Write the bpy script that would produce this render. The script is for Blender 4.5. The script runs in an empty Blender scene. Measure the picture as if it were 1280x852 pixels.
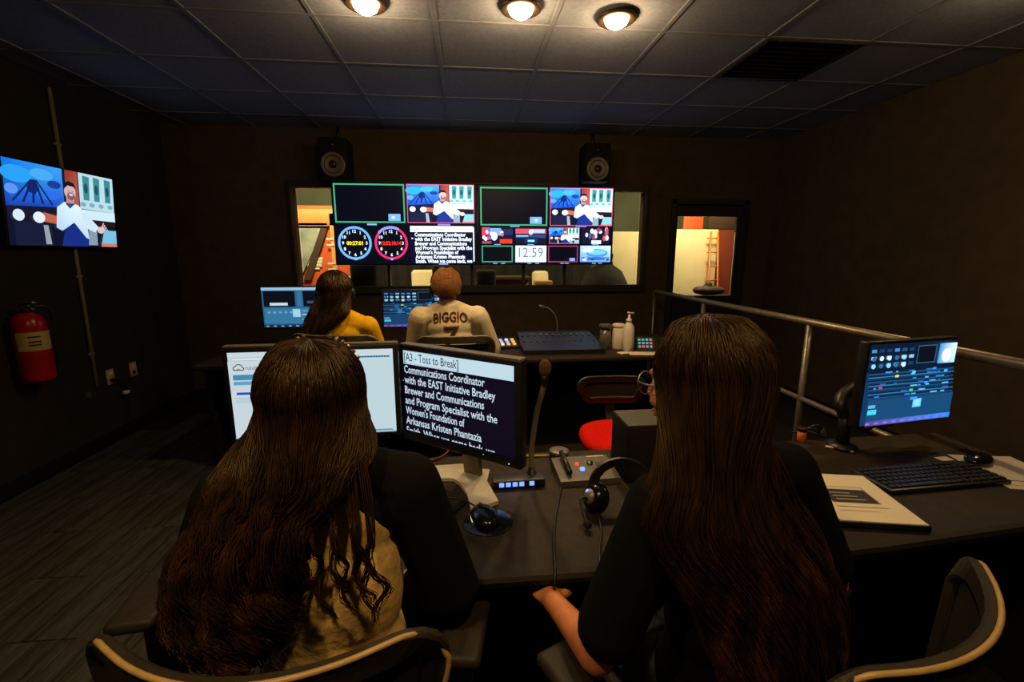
import bpy, bmesh, math, random
import numpy as np
from mathutils import Vector as V, Matrix, Euler
from mathutils.bvhtree import BVHTree

random.seed(7)
rng = np.random.default_rng(11)
SC = bpy.context.scene
COL = SC.collection
PI = math.pi
R = math.radians

# ------------------------------------------------------------------ camera
cam_d = bpy.data.cameras.new('camera')
cam = bpy.data.objects.new('camera', cam_d)
COL.objects.link(cam)
cam_d.sensor_width = 36.0
cam_d.sensor_fit = 'HORIZONTAL'
cam_d.lens = 16.0
cam_d.clip_start = 0.02
cam_d.clip_end = 60
cam.matrix_world = Matrix((
    (0.99519488, 0.01842185, -0.09616542, 0.0),
    (-0.09791401, 0.18723907, -0.97742231, 0.0),
    (0.0, 0.98214162, 0.18814312, 1.46),
    (0, 0, 0, 1)))
SC.camera = cam

# ------------------------------------------------------------------ world, exposure
world = bpy.data.worlds.new('world')
SC.world = world
world.use_nodes = True
world.node_tree.nodes['Background'].inputs[0].default_value = (0.012, 0.011, 0.012, 1)
world.node_tree.nodes['Background'].inputs[1].default_value = 0.25
SC.view_settings.view_transform = 'Standard'
SC.view_settings.look = 'None'
SC.view_settings.gamma = 1.0
SC.view_settings.use_curve_mapping = False
SC.view_settings.exposure = 0.0

LAMP_COLOR = (1.0, 0.66, 0.30)
LAMP_FRONT = 42.0      # the three downlights in view
LAMP_REAR = 36.0       # the row of downlights above the rear desk
STUDIO_W = 150.0
LAMP_SPILL = 0.20      # share of a lamp that leaves sideways along the ceiling
SCREEN_GAIN = 1.7

# ------------------------------------------------------------------ materials
def s2l(c):
    c = c / 255.0
    return c / 12.92 if c <= 0.04045 else ((c + 0.055) / 1.055) ** 2.4
def rgb(r, g, b):
    return (s2l(r), s2l(g), s2l(b), 1.0)

def pmat(name, c1, c2=None, scale=20.0, rough=0.6, bump=0.0, metal=0.0, stretch=None, spec=0.5, bscale=None, sheen=0.0, tint=None):
    m = bpy.data.materials.new(name)
    m.use_nodes = True
    nt = m.node_tree
    b = nt.nodes['Principled BSDF']
    b.inputs['Roughness'].default_value = rough
    b.inputs['Metallic'].default_value = metal
    b.inputs['Specular IOR Level'].default_value = spec
    if tint:
        b.inputs['Specular Tint'].default_value = tint
    if sheen:
        b.inputs['Sheen Weight'].default_value = sheen
    if c2 is None:
        c2 = tuple(x * 0.8 for x in c1[:3]) + (1,)
    tc = nt.nodes.new('ShaderNodeTexCoord')
    mp = nt.nodes.new('ShaderNodeMapping')
    if stretch:
        mp.inputs['Scale'].default_value = stretch
    nt.links.new(tc.outputs['Object'], mp.inputs['Vector'])
    n = nt.nodes.new('ShaderNodeTexNoise')
    n.inputs['Scale'].default_value = scale
    n.inputs['Detail'].default_value = 5
    nt.links.new(mp.outputs['Vector'], n.inputs['Vector'])
    r = nt.nodes.new('ShaderNodeValToRGB')
    r.color_ramp.elements[0].position = 0.3
    r.color_ramp.elements[1].position = 0.7
    r.color_ramp.elements[0].color = c2
    r.color_ramp.elements[1].color = c1
    nt.links.new(n.outputs['Fac'], r.inputs['Fac'])
    nt.links.new(r.outputs['Color'], b.inputs['Base Color'])
    if bump:
        n2 = nt.nodes.new('ShaderNodeTexNoise')
        n2.inputs['Scale'].default_value = bscale or scale * 4
        n2.inputs['Detail'].default_value = 4
        nt.links.new(mp.outputs['Vector'], n2.inputs['Vector'])
        bp = nt.nodes.new('ShaderNodeBump')
        bp.inputs['Strength'].default_value = bump
        bp.inputs['Distance'].default_value = 0.01
        nt.links.new(n2.outputs['Fac'], bp.inputs['Height'])
        nt.links.new(bp.outputs['Normal'], b.inputs['Normal'])
    return m

def emat(name, color, strength):
    m = bpy.data.materials.new(name)
    m.use_nodes = True
    b = m.node_tree.nodes['Principled BSDF']
    b.inputs['Base Color'].default_value = (0.05, 0.05, 0.05, 1)
    b.inputs['Emission Color'].default_value = color
    b.inputs['Emission Strength'].default_value = strength
    return m

def screen_mat():
    m = bpy.data.materials.new('lit_screen')
    m.use_nodes = True
    nt = m.node_tree
    b = nt.nodes['Principled BSDF']
    b.inputs['Base Color'].default_value = (0.004, 0.004, 0.005, 1)
    b.inputs['Roughness'].default_value = 0.35
    b.inputs['Specular IOR Level'].default_value = 0.2
    a = nt.nodes.new('ShaderNodeAttribute')
    a.attribute_name = 'Col'
    nt.links.new(a.outputs['Color'], b.inputs['Emission Color'])
    b.inputs['Emission Strength'].default_value = SCREEN_GAIN
    return m

def glass_mat():
    m = bpy.data.materials.new('window_glass')
    m.use_nodes = True
    nt = m.node_tree
    for n in list(nt.nodes):
        nt.nodes.remove(n)
    out = nt.nodes.new('ShaderNodeOutputMaterial')
    mix = nt.nodes.new('ShaderNodeMixShader')
    tr = nt.nodes.new('ShaderNodeBsdfTransparent')
    tr.inputs[0].default_value = (0.90, 0.94, 0.91, 1)
    gl = nt.nodes.new('ShaderNodeBsdfGlossy')
    gl.inputs['Roughness'].default_value = 0.02
    fr = nt.nodes.new('ShaderNodeFresnel')
    fr.inputs['IOR'].default_value = 1.45
    nt.links.new(fr.outputs[0], mix.inputs[0])
    nt.links.new(tr.outputs[0], mix.inputs[1])
    nt.links.new(gl.outputs[0], mix.inputs[2])
    nt.links.new(mix.outputs[0], out.inputs[0])
    return m

def attr_mat(name, rough=0.6, spec=0.4):
    m = bpy.data.materials.new(name)
    m.use_nodes = True
    nt = m.node_tree
    b = nt.nodes['Principled BSDF']
    b.inputs['Roughness'].default_value = rough
    b.inputs['Specular IOR Level'].default_value = spec
    a = nt.nodes.new('ShaderNodeAttribute')
    a.attribute_name = 'Col'
    nt.links.new(a.outputs['Color'], b.inputs['Base Color'])
    return m

def carpet_mat():
    m = pmat('striped_carpet', rgb(72, 73, 66), rgb(50, 50, 45), 60, 0.95, 0.5, stretch=(1, 0.15, 1), spec=0.1)
    nt = m.node_tree
    b = nt.nodes['Principled BSDF']
    base = b.inputs['Base Color'].links[0].from_socket
    tc = nt.nodes.new('ShaderNodeTexCoord')
    mp = nt.nodes.new('ShaderNodeMapping')
    mp.inputs['Scale'].default_value = (16, 0.4, 1)
    nt.links.new(tc.outputs['Object'], mp.inputs['Vector'])
    v = nt.nodes.new('ShaderNodeTexNoise')
    v.inputs['Scale'].default_value = 1.8
    v.inputs['Detail'].default_value = 3
    nt.links.new(mp.outputs['Vector'], v.inputs['Vector'])
    r = nt.nodes.new('ShaderNodeValToRGB')
    r.color_ramp.elements[0].position = 0.40
    r.color_ramp.elements[1].position = 0.50
    r.color_ramp.elements[0].color = (0.55, 0.55, 0.55, 1)
    nt.links.new(v.outputs['Fac'], r.inputs['Fac'])
    mx = nt.nodes.new('ShaderNodeMix')
    mx.data_type = 'RGBA'
    mx.blend_type = 'MULTIPLY'
    mx.inputs[0].default_value = 1.0
    nt.links.new(base, mx.inputs[6])
    nt.links.new(r.outputs['Color'], mx.inputs[7])
    nt.links.new(mx.outputs[2], b.inputs['Base Color'])
    return m

def hair_mat(name, root1, root2, tip, scale, stretch, rough=0.4):
    """brown hair whose lengths grow out lighter: the mesh carries how far along its lock a point lies"""
    m = pmat(name, root1, root2, scale, rough, 0.0, stretch=stretch, spec=0.4, tint=(1.0, 0.72, 0.36, 1))
    nt = m.node_tree
    b = nt.nodes['Principled BSDF']
    base = b.inputs['Base Color'].links[0].from_socket
    at = nt.nodes.new('ShaderNodeAttribute'); at.attribute_name = 'along'
    n = nt.nodes.new('ShaderNodeTexNoise'); n.inputs['Scale'].default_value = 22
    tc = nt.nodes.new('ShaderNodeTexCoord')
    mp = nt.nodes.new('ShaderNodeMapping'); mp.inputs['Scale'].default_value = (1, 1, 0.15)
    nt.links.new(tc.outputs['Object'], mp.inputs['Vector']); nt.links.new(mp.outputs['Vector'], n.inputs['Vector'])
    r = nt.nodes.new('ShaderNodeValToRGB'); r.color_ramp.elements[0].position = 0.48; r.color_ramp.elements[1].position = 0.66
    nt.links.new(n.outputs['Fac'], r.inputs['Fac'])
    mu = nt.nodes.new('ShaderNodeMath'); mu.operation = 'MULTIPLY'
    nt.links.new(at.outputs['Fac'], mu.inputs[0]); nt.links.new(r.outputs['Color'], mu.inputs[1])
    mx = nt.nodes.new('ShaderNodeMix'); mx.data_type = 'RGBA'
    nt.links.new(mu.outputs[0], mx.inputs[0]); nt.links.new(base, mx.inputs[6]); mx.inputs[7].default_value = tip
    nt.links.new(mx.outputs[2], b.inputs['Base Color'])
    return m

M = {
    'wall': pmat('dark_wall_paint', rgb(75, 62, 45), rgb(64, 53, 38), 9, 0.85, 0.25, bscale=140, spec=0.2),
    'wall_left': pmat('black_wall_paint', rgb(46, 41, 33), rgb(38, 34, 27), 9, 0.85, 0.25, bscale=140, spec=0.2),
    'trim': pmat('dark_trim', rgb(40, 32, 24), rgb(28, 23, 18), 8, 0.5, 0.1, stretch=(1, 1, 8)),
    'tile': pmat('ceiling_tile', rgb(140, 145, 164), rgb(124, 129, 147), 60, 0.9, 0.35, bscale=220, spec=0.1),
    'grid': pmat('ceiling_grid_metal', rgb(124, 126, 138), rgb(110, 112, 122), 20, 0.7),
    'carpet': carpet_mat(),
    'carpet_dark': pmat('dark_carpet', rgb(46, 43, 38), rgb(30, 28, 25), 80, 0.95, 0.4, spec=0.1),
    'black': pmat('black_plastic', rgb(26, 25, 24), rgb(20, 19, 18), 30, 0.42, 0.05),
    'black_matte': pmat('matte_black', rgb(20, 19, 18), rgb(14, 13, 12), 30, 0.8, 0.1, spec=0.25),
    'black_gloss': pmat('gloss_black', rgb(16, 16, 16), rgb(10, 10, 10), 20, 0.18),
    'desk': pmat('dark_desk_laminate', rgb(50, 39, 25), rgb(34, 27, 17), 40, 0.62, 0.12, bscale=260, spec=0.22),
    'desk_edge': pmat('desk_bumper', rgb(34, 28, 18), rgb(27, 22, 14), 40, 0.6, 0.05, spec=0.25),
    'chair_rail': pmat('dark_chair_plastic', rgb(44, 37, 26), rgb(35, 29, 20), 40, 0.55, 0.05, spec=0.25),
    'rail_highlight': pmat('tan_edge_highlight', rgb(178, 146, 88), rgb(160, 130, 76), 40, 0.4, 0.02),  # tan that stands in for the glint on the chair rail
    'chair_trim_dull': pmat('grey_brown_chair_plastic', rgb(96, 84, 64), rgb(82, 72, 54), 40, 0.42, 0.03),
    'mesh': pmat('chair_mesh', rgb(40, 36, 30), rgb(18, 16, 14), 260, 0.8, 0.5, spec=0.2),
    'red_fabric': pmat('red_fabric', rgb(236, 34, 22), rgb(196, 18, 12), 120, 0.9, 0.5, spec=0.1),
    'chrome': pmat('steel', rgb(170, 166, 158), rgb(140, 136, 130), 30, 0.3, 0.0, metal=1.0),
    'rail': pmat('galvanised_tube', rgb(150, 140, 122), rgb(126, 118, 104), 40, 0.4, 0.05, metal=0.65),
    'pipe': pmat('grey_conduit', rgb(150, 138, 104), rgb(128, 118, 90), 40, 0.5, 0.05),
    'white_metal': pmat('pale_metal', rgb(196, 190, 176), rgb(178, 172, 158), 30, 0.45, 0.03),
    'grey_plastic': pmat('grey_plastic', rgb(84, 79, 70), rgb(70, 66, 58), 40, 0.45, 0.03),
    'silver': pmat('silver_plastic', rgb(128, 118, 100), rgb(112, 104, 88), 40, 0.4, 0.02, metal=0.3),
    'ext_red': pmat('red_enamel', rgb(176, 18, 12), rgb(150, 13, 9), 12, 0.25, 0.02),
    'paper': pmat('paper', rgb(224, 212, 188), rgb(206, 194, 170), 12, 0.8, 0.05),
    'cream': pmat('cream_plate', rgb(196, 168, 110), rgb(180, 152, 98), 20, 0.5),
    'skin_a': pmat('skin_warm', rgb(208, 130, 80), rgb(188, 112, 66), 40, 0.5, 0.08, bscale=300),
    'skin_b': pmat('skin_light', rgb(208, 146, 112), rgb(190, 126, 94), 40, 0.5, 0.08, bscale=300),
    'lip': pmat('lip_tone', rgb(160, 82, 72), rgb(146, 72, 64), 40, 0.45),
    'black_cloth': pmat('black_cotton', rgb(20, 19, 19), rgb(14, 13, 13), 160, 0.95, 0.35, spec=0.08),
    'cream_cloth': pmat('cream_cotton', rgb(240, 200, 120), rgb(212, 170, 96), 30, 0.85, 0.55, bscale=34, spec=0.2),
    'yellow_cloth': pmat('yellow_cotton', rgb(238, 184, 20), rgb(222, 166, 12), 60, 0.85, 0.3, spec=0.2),
    'jersey': pmat('off_white_jersey', rgb(214, 200, 168), rgb(198, 184, 152), 50, 0.85, 0.25, spec=0.2),
    'denim': pmat('blue_denim', rgb(74, 86, 92), rgb(50, 58, 66), 120, 0.9, 0.4, spec=0.15),
    'letter_dark': pmat('dark_twill', rgb(44, 26, 20), rgb(36, 20, 16), 120, 0.8),
    'letter_trim': pmat('orange_twill', rgb(190, 96, 40), rgb(176, 84, 34), 120, 0.8),
    'hair_dark': hair_mat('dark_brown_hair', rgb(50, 33, 19), rgb(21, 14, 9), rgb(112, 64, 28), 70, (1, 1, 0.12)),
    'hair_curl': hair_mat('brown_curly_hair', rgb(52, 32, 19), rgb(17, 11, 8), rgb(82, 48, 27), 38, (1, 1, 0.3)),
    'hair_auburn': pmat('auburn_hair', rgb(222, 152, 74), rgb(116, 68, 28), 150, 0.5, 0.8, bscale=260),
    'hair_auburn_dark': pmat('dark_auburn_hair', rgb(96, 52, 20), rgb(64, 34, 14), 120, 0.7),
    'scrunchie': pmat('clip_stones', rgb(190, 160, 110), rgb(120, 100, 70), 200, 0.25, 0.1, metal=0.5),
    'eye_white': pmat('eye_white', rgb(210, 204, 196), None, 30, 0.2),
    'eye_dark': pmat('eye_iris', rgb(34, 22, 14), None, 30, 0.2),
    'bronze': pmat('dark_bronze', rgb(80, 60, 36), rgb(64, 48, 28), 20, 0.35, 0.0, metal=0.7),
    'orange_set': pmat('orange_set_paint', rgb(214, 92, 36), rgb(196, 80, 30), 4, 0.7),
    'tan_set': pmat('tan_set_panel', rgb(206, 150, 84), rgb(188, 134, 72), 4, 0.7),
    'red_set': pmat('red_brown_paint', rgb(128, 46, 22), rgb(110, 38, 18), 3, 0.8),
    'cream_set': pmat('cream_screen_fabric', rgb(236, 218, 176), rgb(222, 204, 160), 3, 0.9),
    'grey_set': pmat('grey_print', rgb(170, 176, 160), rgb(110, 120, 112), 5, 0.7),
    'dark_set': pmat('dark_print', rgb(72, 48, 36), rgb(60, 40, 30), 5, 0.7),
    'studio_wall': pmat('studio_green_grey_wall', rgb(84, 88, 66), rgb(70, 74, 56), 3, 0.9),
    'studio_dark': pmat('studio_dark_cloth', rgb(34, 30, 26), rgb(24, 21, 18), 8, 0.9),
    'white_plastic': pmat('white_plastic', rgb(224, 214, 196), rgb(210, 200, 182), 20, 0.4),
    'clear': pmat('smoky_plastic', rgb(90, 86, 78), rgb(72, 68, 62), 20, 0.2),
    'orange_plastic': pmat('orange_plastic', rgb(226, 120, 24), rgb(206, 104, 18), 20, 0.35),
    'red_cable': pmat('red_rubber', rgb(150, 40, 30), None, 30, 0.5),
    'lit_edge_yellow': pmat('lit_edge_yellow', rgb(222, 176, 50), None, 30, 0.4),
    'lens_glass': pmat('spectacle_lens', rgb(30, 28, 26), None, 10, 0.08),
    'screen': screen_mat(),
    'glass': glass_mat(),
    'print': attr_mat('printed_sheet', 0.7),
    'bulb': emat('lamp_glow', (1.0, 0.74, 0.40, 1), 26.0),
    'led_blue': emat('blue_key_glow', (0.16, 0.32, 1.0, 1), 1.6),
    'led_red': emat('red_key_glow', (1.0, 0.06, 0.04, 1), 1.2),
    'led_orange': emat('orange_key_glow', (1.0, 0.42, 0.05, 1), 1.2),
    'led_white': emat('white_key_glow', (0.8, 0.85, 1.0, 1), 1.0),
    'led_green': emat('green_key_glow', (0.15, 0.8, 0.5, 1), 0.5),
    'led_cyan': emat('cyan_key_glow', (0.2, 0.6, 0.8, 1), 0.5),
}

# ------------------------------------------------------------------ mesh building
class MB:
    def __init__(s):
        s.v = []; s.f = []; s.m = []; s.s = []
    def add(s, verts, faces, mi=0, smooth=False, mat=None):
        o = len(s.v)
        for p in verts:
            p = V(p)
            if mat is not None:
                p = mat @ p
            s.v.append(p)
        for f in faces:
            s.f.append(tuple(i + o for i in f)); s.m.append(mi); s.s.append(smooth)
        return s
    def box(s, c, d, mi=0, rot=None, bevel=0.0, seg=2):
        bm = bmesh.new()
        bmesh.ops.create_cube(bm, size=1.0)
        for v in bm.verts:
            v.co = V((v.co.x * d[0], v.co.y * d[1], v.co.z * d[2]))
        if bevel > 0:
            bmesh.ops.bevel(bm, geom=list(bm.edges), offset=min(bevel, 0.48 * min(d)), segments=seg, affect='EDGES', profile=0.5)
        T = Matrix.Translation(V(c))
        if rot is not None:
            T = T @ Euler(rot).to_matrix().to_4x4()
        bm.verts.index_update()
        s.add([v.co.copy() for v in bm.verts], [[v.index for v in f.verts] for f in bm.faces], mi, bevel > 0 and seg > 1, T)
        bm.free()
        return s
    def prism(s, poly, z0, z1, mi=0, mat=None, smooth=False):
        n = len(poly)
        a = sum(poly[i][0] * poly[(i + 1) % n][1] - poly[(i + 1) % n][0] * poly[i][1] for i in range(n))
        if a < 0:
            poly = poly[::-1]
        vs = [(x, y, z0) for x, y in poly] + [(x, y, z1) for x, y in poly]
        fs = [tuple(range(n - 1, -1, -1)), tuple(range(n, 2 * n))]
        fs += [(i, (i + 1) % n, n + (i + 1) % n, n + i) for i in range(n)]
        return s.add(vs, fs, mi, smooth, mat)
    def lathe(s, prof, n=20, mi=0, mat=None, smooth=True):
        vs = []; fs = []
        for r, z in prof:
            for k in range(n):
                a = 2 * PI * k / n
                vs.append((r * math.cos(a), r * math.sin(a), z))
        for i in range(len(prof) - 1):
            for k in range(n):
                fs.append((i * n + k, i * n + (k + 1) % n, (i + 1) * n + (k + 1) % n, (i + 1) * n + k))
        fs.append(tuple(range(n - 1, -1, -1)))
        fs.append(tuple((len(prof) - 1) * n + k for k in range(n)))
        return s.add(vs, fs, mi, smooth, mat)
    def cyl(s, p0, p1, r0, r1=None, n=14, mi=0, smooth=True):
        return s.tube([p0, p1], [r0, r0 if r1 is None else r1], n, mi, smooth)
    def tube(s, pts, r, n=10, mi=0, smooth=True):
        pts = [V(p) for p in pts]
        rs = r if isinstance(r, (list, tuple)) else [r] * len(pts)
        vs = []; fs = []
        ref = None
        for i, p in enumerate(pts):
            t = (pts[min(i + 1, len(pts) - 1)] - pts[max(i - 1, 0)])
            if t.length < 1e-9:
                t = V((0, 0, 1))
            t.normalize()
            if ref is None:
                ref = V((0, 0, 1)) if abs(t.z) < 0.9 else V((1, 0, 0))
            a = ref - t * ref.dot(t)
            if a.length < 1e-6:
                a = V((0, 1, 0)) - t * t.y
            a.normalize(); ref = a
            b = t.cross(a)
            for k in range(n):
                w = 2 * PI * k / n
                vs.append(p + (a * math.cos(w) + b * math.sin(w)) * rs[i])
        for i in range(len(pts) - 1):
            for k in range(n):
                fs.append((i * n + k, i * n + (k + 1) % n, (i + 1) * n + (k + 1) % n, (i + 1) * n + k))
        fs.append(tuple(range(n - 1, -1, -1)))
        fs.append(tuple((len(pts) - 1) * n + k for k in range(n)))
        return s.add(vs, fs, mi, smooth)
    def sweep(s, pts, prof, up=(0, 0, 1), mi=0, smooth=False, closed=False):
        """prof: (side, up) points; carried along pts with a fixed up direction."""
        pts = [V(p) for p in pts]; up = V(up)
        n = len(prof); vs = []; fs = []; L = len(pts)
        for i, p in enumerate(pts):
            if closed:
                t = pts[(i + 1) % L] - pts[(i - 1) % L]
            else:
                t = pts[min(i + 1, L - 1)] - pts[max(i - 1, 0)]
            t.normalize()
            sd = t.cross(up); sd.normalize()
            u2 = sd.cross(t)
            for a, b in prof:
                vs.append(p + sd * a + u2 * b)
        for i in range(L if closed else L - 1):
            j = (i + 1) % L
            for k in range(n):
                fs.append((i * n + k, i * n + (k + 1) % n, j * n + (k + 1) % n, j * n + k))
        if not closed:
            fs.append(tuple(range(n - 1, -1, -1)))
            fs.append(tuple((L - 1) * n + k for k in range(n)))
        return s.add(vs, fs, mi, smooth)
    def ell(s, c, r, rot=None, nu=16, nv=10, mi=0):
        if not hasattr(r, '__len__'):
            r = (r, r, r)
        vs = [(0, 0, -r[2])]; fs = []
        for i in range(1, nv):
            ph = -PI / 2 + PI * i / nv
            for k in range(nu):
                th = 2 * PI * k / nu
                vs.append((r[0] * math.cos(ph) * math.cos(th), r[1] * math.cos(ph) * math.sin(th), r[2] * math.sin(ph)))
        vs.append((0, 0, r[2])); T = len(vs) - 1
        for k in range(nu):
            fs.append((0, 1 + (k + 1) % nu, 1 + k))
            fs.append((T, T - nu + k, T - nu + (k + 1) % nu))
        for i in range(nv - 2):
            for k in range(nu):
                a = 1 + i * nu + k; b = 1 + i * nu + (k + 1) % nu
                fs.append((a, b, b + nu, a + nu))
        m = Matrix.Translation(V(c))
        if rot is not None:
            m = m @ (rot.to_4x4() if isinstance(rot, Matrix) else Euler(rot).to_matrix().to_4x4())
        return s.add(vs, fs, mi, True, m)
    def cap(s, p0, r0, p1, r1, n=14):
        """tapered capsule"""
        p0 = V(p0); p1 = V(p1); t = (p1 - p0).normalized()
        pts = []; rs = []
        for a in (-80, -55, -28):
            pts.append(p0 + t * (r0 * math.sin(R(a)))); rs.append(r0 * math.cos(R(a)))
        pts.append(p0); rs.append(r0)
        pts.append(p1); rs.append(r1)
        for a in (28, 55, 80):
            pts.append(p1 + t * (r1 * math.sin(R(a)))); rs.append(r1 * math.cos(R(a)))
        return s.tube(pts, rs, n)
    def mesh(s, name, mats, org=None):
        me = bpy.data.meshes.new(name)
        vs = s.v if org is None else [p - V(org) for p in s.v]
        me.from_pydata([tuple(p) for p in vs], [], s.f)
        for m in (mats if isinstance(mats, (list, tuple)) else [mats]):
            me.materials.append(m)
        me.polygons.foreach_set('material_index', s.m)
        me.polygons.foreach_set('use_smooth', s.s)
        me.update()
        return me
    def build(s, name, mats, parent=None, loc=None, org=None, rot=None):
        o = bpy.data.objects.new(name, s.mesh(name, mats, org))
        COL.objects.link(o)
        if parent is not None:
            o.parent = parent
        if loc is not None:
            o.location = loc
        if rot is not None:
            o.rotation_euler = rot
        return o
    def fused(s, name, mats, parent, org, voxel=0.006, smooth=4):
        """all the pieces of the buffer become one continuous skin"""
        tmp = bpy.data.objects.new('tmp', s.mesh('tmp', mats, org))
        COL.objects.link(tmp)
        r = tmp.modifiers.new('r', 'REMESH'); r.mode = 'VOXEL'; r.voxel_size = voxel; r.use_smooth_shade = True
        q = tmp.modifiers.new('s', 'SMOOTH'); q.iterations = smooth; q.factor = 0.5
        dg = bpy.context.evaluated_depsgraph_get(); dg.update()
        me = bpy.data.meshes.new_from_object(tmp.evaluated_get(dg))
        me.name = name
        old = tmp.data
        bpy.data.objects.remove(tmp); bpy.data.meshes.remove(old)
        me.materials.clear()
        for m in (mats if isinstance(mats, (list, tuple)) else [mats]):
            me.materials.append(m)
        me.polygons.foreach_set('material_index', [0] * len(me.polygons))
        me.polygons.foreach_set('use_smooth', [True] * len(me.polygons))
        o = bpy.data.objects.new(name, me)
        COL.objects.link(o)
        o.parent = parent
        return o

def tag(o, label=None, cat=None, group=None, kind=None):
    if label: o['label'] = label
    if cat: o['category'] = cat
    if group: o['group'] = group
    if kind: o['kind'] = kind
    return o
def thing(name, loc, rz, label, cat, group=None):
    o = bpy.data.objects.new(name, None)
    o.empty_display_size = 0.05
    COL.objects.link(o)
    o.location = loc
    o.rotation_euler = (0, 0, rz)
    return tag(o, label, cat, group)
def kids(o):
    return [c for c in bpy.data.objects if c.parent == o]
def copy_tree(o, parent=None):
    c = o.copy(); COL.objects.link(c)
    if parent is not None:
        c.parent = parent
    for ch in kids(o):
        copy_tree(ch, c)
    return c
def struct(mb, name, mats, parent=None, **k):
    o = mb.build(name, mats, parent, **k)
    if parent is None:
        o['kind'] = 'structure'
    return o
def spline(pts, n=8):
    """Catmull-Rom through pts"""
    P = [V(p) for p in pts]; out = []
    for i in range(len(P) - 1):
        p0 = P[max(i - 1, 0)]; p1 = P[i]; p2 = P[i + 1]; p3 = P[min(i + 2, len(P) - 1)]
        for k in range(n):
            t = k / n
            out.append(0.5 * ((2 * p1) + (p2 - p0) * t + (2 * p0 - 5 * p1 + 4 * p2 - p3) * t * t + (3 * p1 - p0 - 3 * p2 + p3) * t ** 3))
    out.append(P[-1])
    return out

# ------------------------------------------------------------------ flat prints and screen pictures
class Canvas:
    """flat coloured shapes in a w x h rectangle, x right, y up, seen from -Y"""
    def __init__(s, w, h, bg=(0, 0, 0), step=0.0003):
        s.w = w; s.h = h; s.v = []; s.f = []; s.c = []; s.L = 0; s.step = step
        s.rect(0, 0, w, h, bg)
    def poly(s, pts, col, cols=None):
        o = len(s.v); s.L += 1; z = -s.L * s.step
        for i, (x, y) in enumerate(pts):
            s.v.append((x - s.w / 2, z, y - s.h / 2))
            s.c.append(rgb(*(cols[i] if cols else col)))
        s.f.append(tuple(range(o, o + len(pts))))
        return s
    def rect(s, x0, y0, x1, y1, col, cols=None):
        return s.poly([(x0, y0), (x1, y0), (x1, y1), (x0, y1)], col, cols)
    def ellipse(s, x, y, rx, ry, col, n=18):
        return s.poly([(x + rx * math.cos(2 * PI * k / n), y + ry * math.sin(2 * PI * k / n)) for k in range(n)], col)
    def frame(s, x0, y0, x1, y1, t, col):
        L = s.L
        for a in ((x0, y0, x1, y0 + t), (x0, y1 - t, x1, y1), (x0, y0, x0 + t, y1), (x1 - t, y0, x1, y1)):
            s.L = L; s.rect(*a, col)
        return s
    def ring(s, x, y, r0, r1, col, n=36):
        L = s.L
        for k in range(n):
            a = 2 * PI * k / n; b = 2 * PI * (k + 1) / n; s.L = L
            s.poly([(x + r0 * math.cos(a), y + r0 * math.sin(a)), (x + r1 * math.cos(a), y + r1 * math.sin(a)),
                    (x + r1 * math.cos(b), y + r1 * math.sin(b)), (x + r0 * math.cos(b), y + r0 * math.sin(b))], col)
        return s
    def text(s, txt, x, y, size, col, width=None, align='L', bold=0.0, sx=1.0):
        vs, fs = text_mesh(txt, size, bold)
        x0 = min(p[0] for p in vs); x1 = max(p[0] for p in vs)
        k = sx if width is None else width / (x1 - x0)
        ox = x if align == 'L' else (x - (x1 - x0) * k / 2 if align == 'C' else x - (x1 - x0) * k)
        o = len(s.v); s.L += 1; z = -s.L * s.step
        for p in vs:
            s.v.append((ox + (p[0] - x0) * k - s.w / 2, z, y + p[1] - s.h / 2)); s.c.append(rgb(*col))
        s.f += [tuple(i + o for i in f) for f in fs]
        return s
    def build(s, name, parent, loc=(0, 0, 0), rot=None, mat='screen', gain=1.0):
        me = bpy.data.meshes.new(name)
        me.from_pydata(s.v, [], s.f)
        a = me.color_attributes.new('Col', 'FLOAT_COLOR', 'POINT')
        a.data.foreach_set('color', np.array([(c[0] * gain, c[1] * gain, c[2] * gain, 1) for c in s.c], dtype=np.float32).ravel())
        me.materials.append(M[mat])
        o = bpy.data.objects.new(name, me)
        COL.objects.link(o)
        o.parent = parent
        o.location = loc
        if rot is not None:
            o.rotation_euler = rot
        return o
def text_mesh(txt, size, bold=0.0):
    cu = bpy.data.curves.new('t', 'FONT')
    cu.body = txt; cu.size = size; cu.offset = bold * size; cu.resolution_u = 2
    ob = bpy.data.objects.new('t', cu)
    COL.objects.link(ob)
    dg = bpy.context.evaluated_depsgraph_get(); dg.update()
    me = bpy.data.meshes.new_from_object(ob.evaluated_get(dg))
    vs = [tuple(v.co) for v in me.vertices]; fs = [tuple(p.vertices) for p in me.polygons]
    bpy.data.objects.remove(ob); bpy.data.curves.remove(cu); bpy.data.meshes.remove(me)
    return vs, fs

# ================================================================== LAMPS (each fitting with its own light)
def downlight(x, y, label, watt, lit=True):
    t = thing('recessed_downlight', (x, y, 2.63), 0, label, 'ceiling light', 'recessed downlights in the ceiling')
    MB().lathe([(0.062, -0.001), (0.098, -0.001), (0.100, -0.010), (0.090, -0.016), (0.066, -0.013), (0.060, -0.004)], 28).build('trim_ring', M['bronze'], t)
    MB().lathe([(0.058, -0.002), (0.060, -0.014), (0.052, -0.030), (0.030, -0.044), (0.004, -0.049)], 24).build('bulb', M['bulb'], t)
    for nm, kd, en in (('downlight_beam', 'SPOT', watt), ('downlight_spill', 'POINT', watt * LAMP_SPILL)):
        d = bpy.data.lights.new(nm, kd)
        d.energy = en; d.color = LAMP_COLOR; d.shadow_soft_size = 0.045
        if kd == 'SPOT':
            d.spot_size = R(128); d.spot_blend = 1.0
        o = bpy.data.objects.new(nm, d)
        COL.objects.link(o)
        o.parent = t
        o.location = (0, 0, -0.105)
    return t
downlight(-0.454, 2.478, 'round downlight glowing in the ceiling, first from the left wall', LAMP_FRONT * 0.8)
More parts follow.
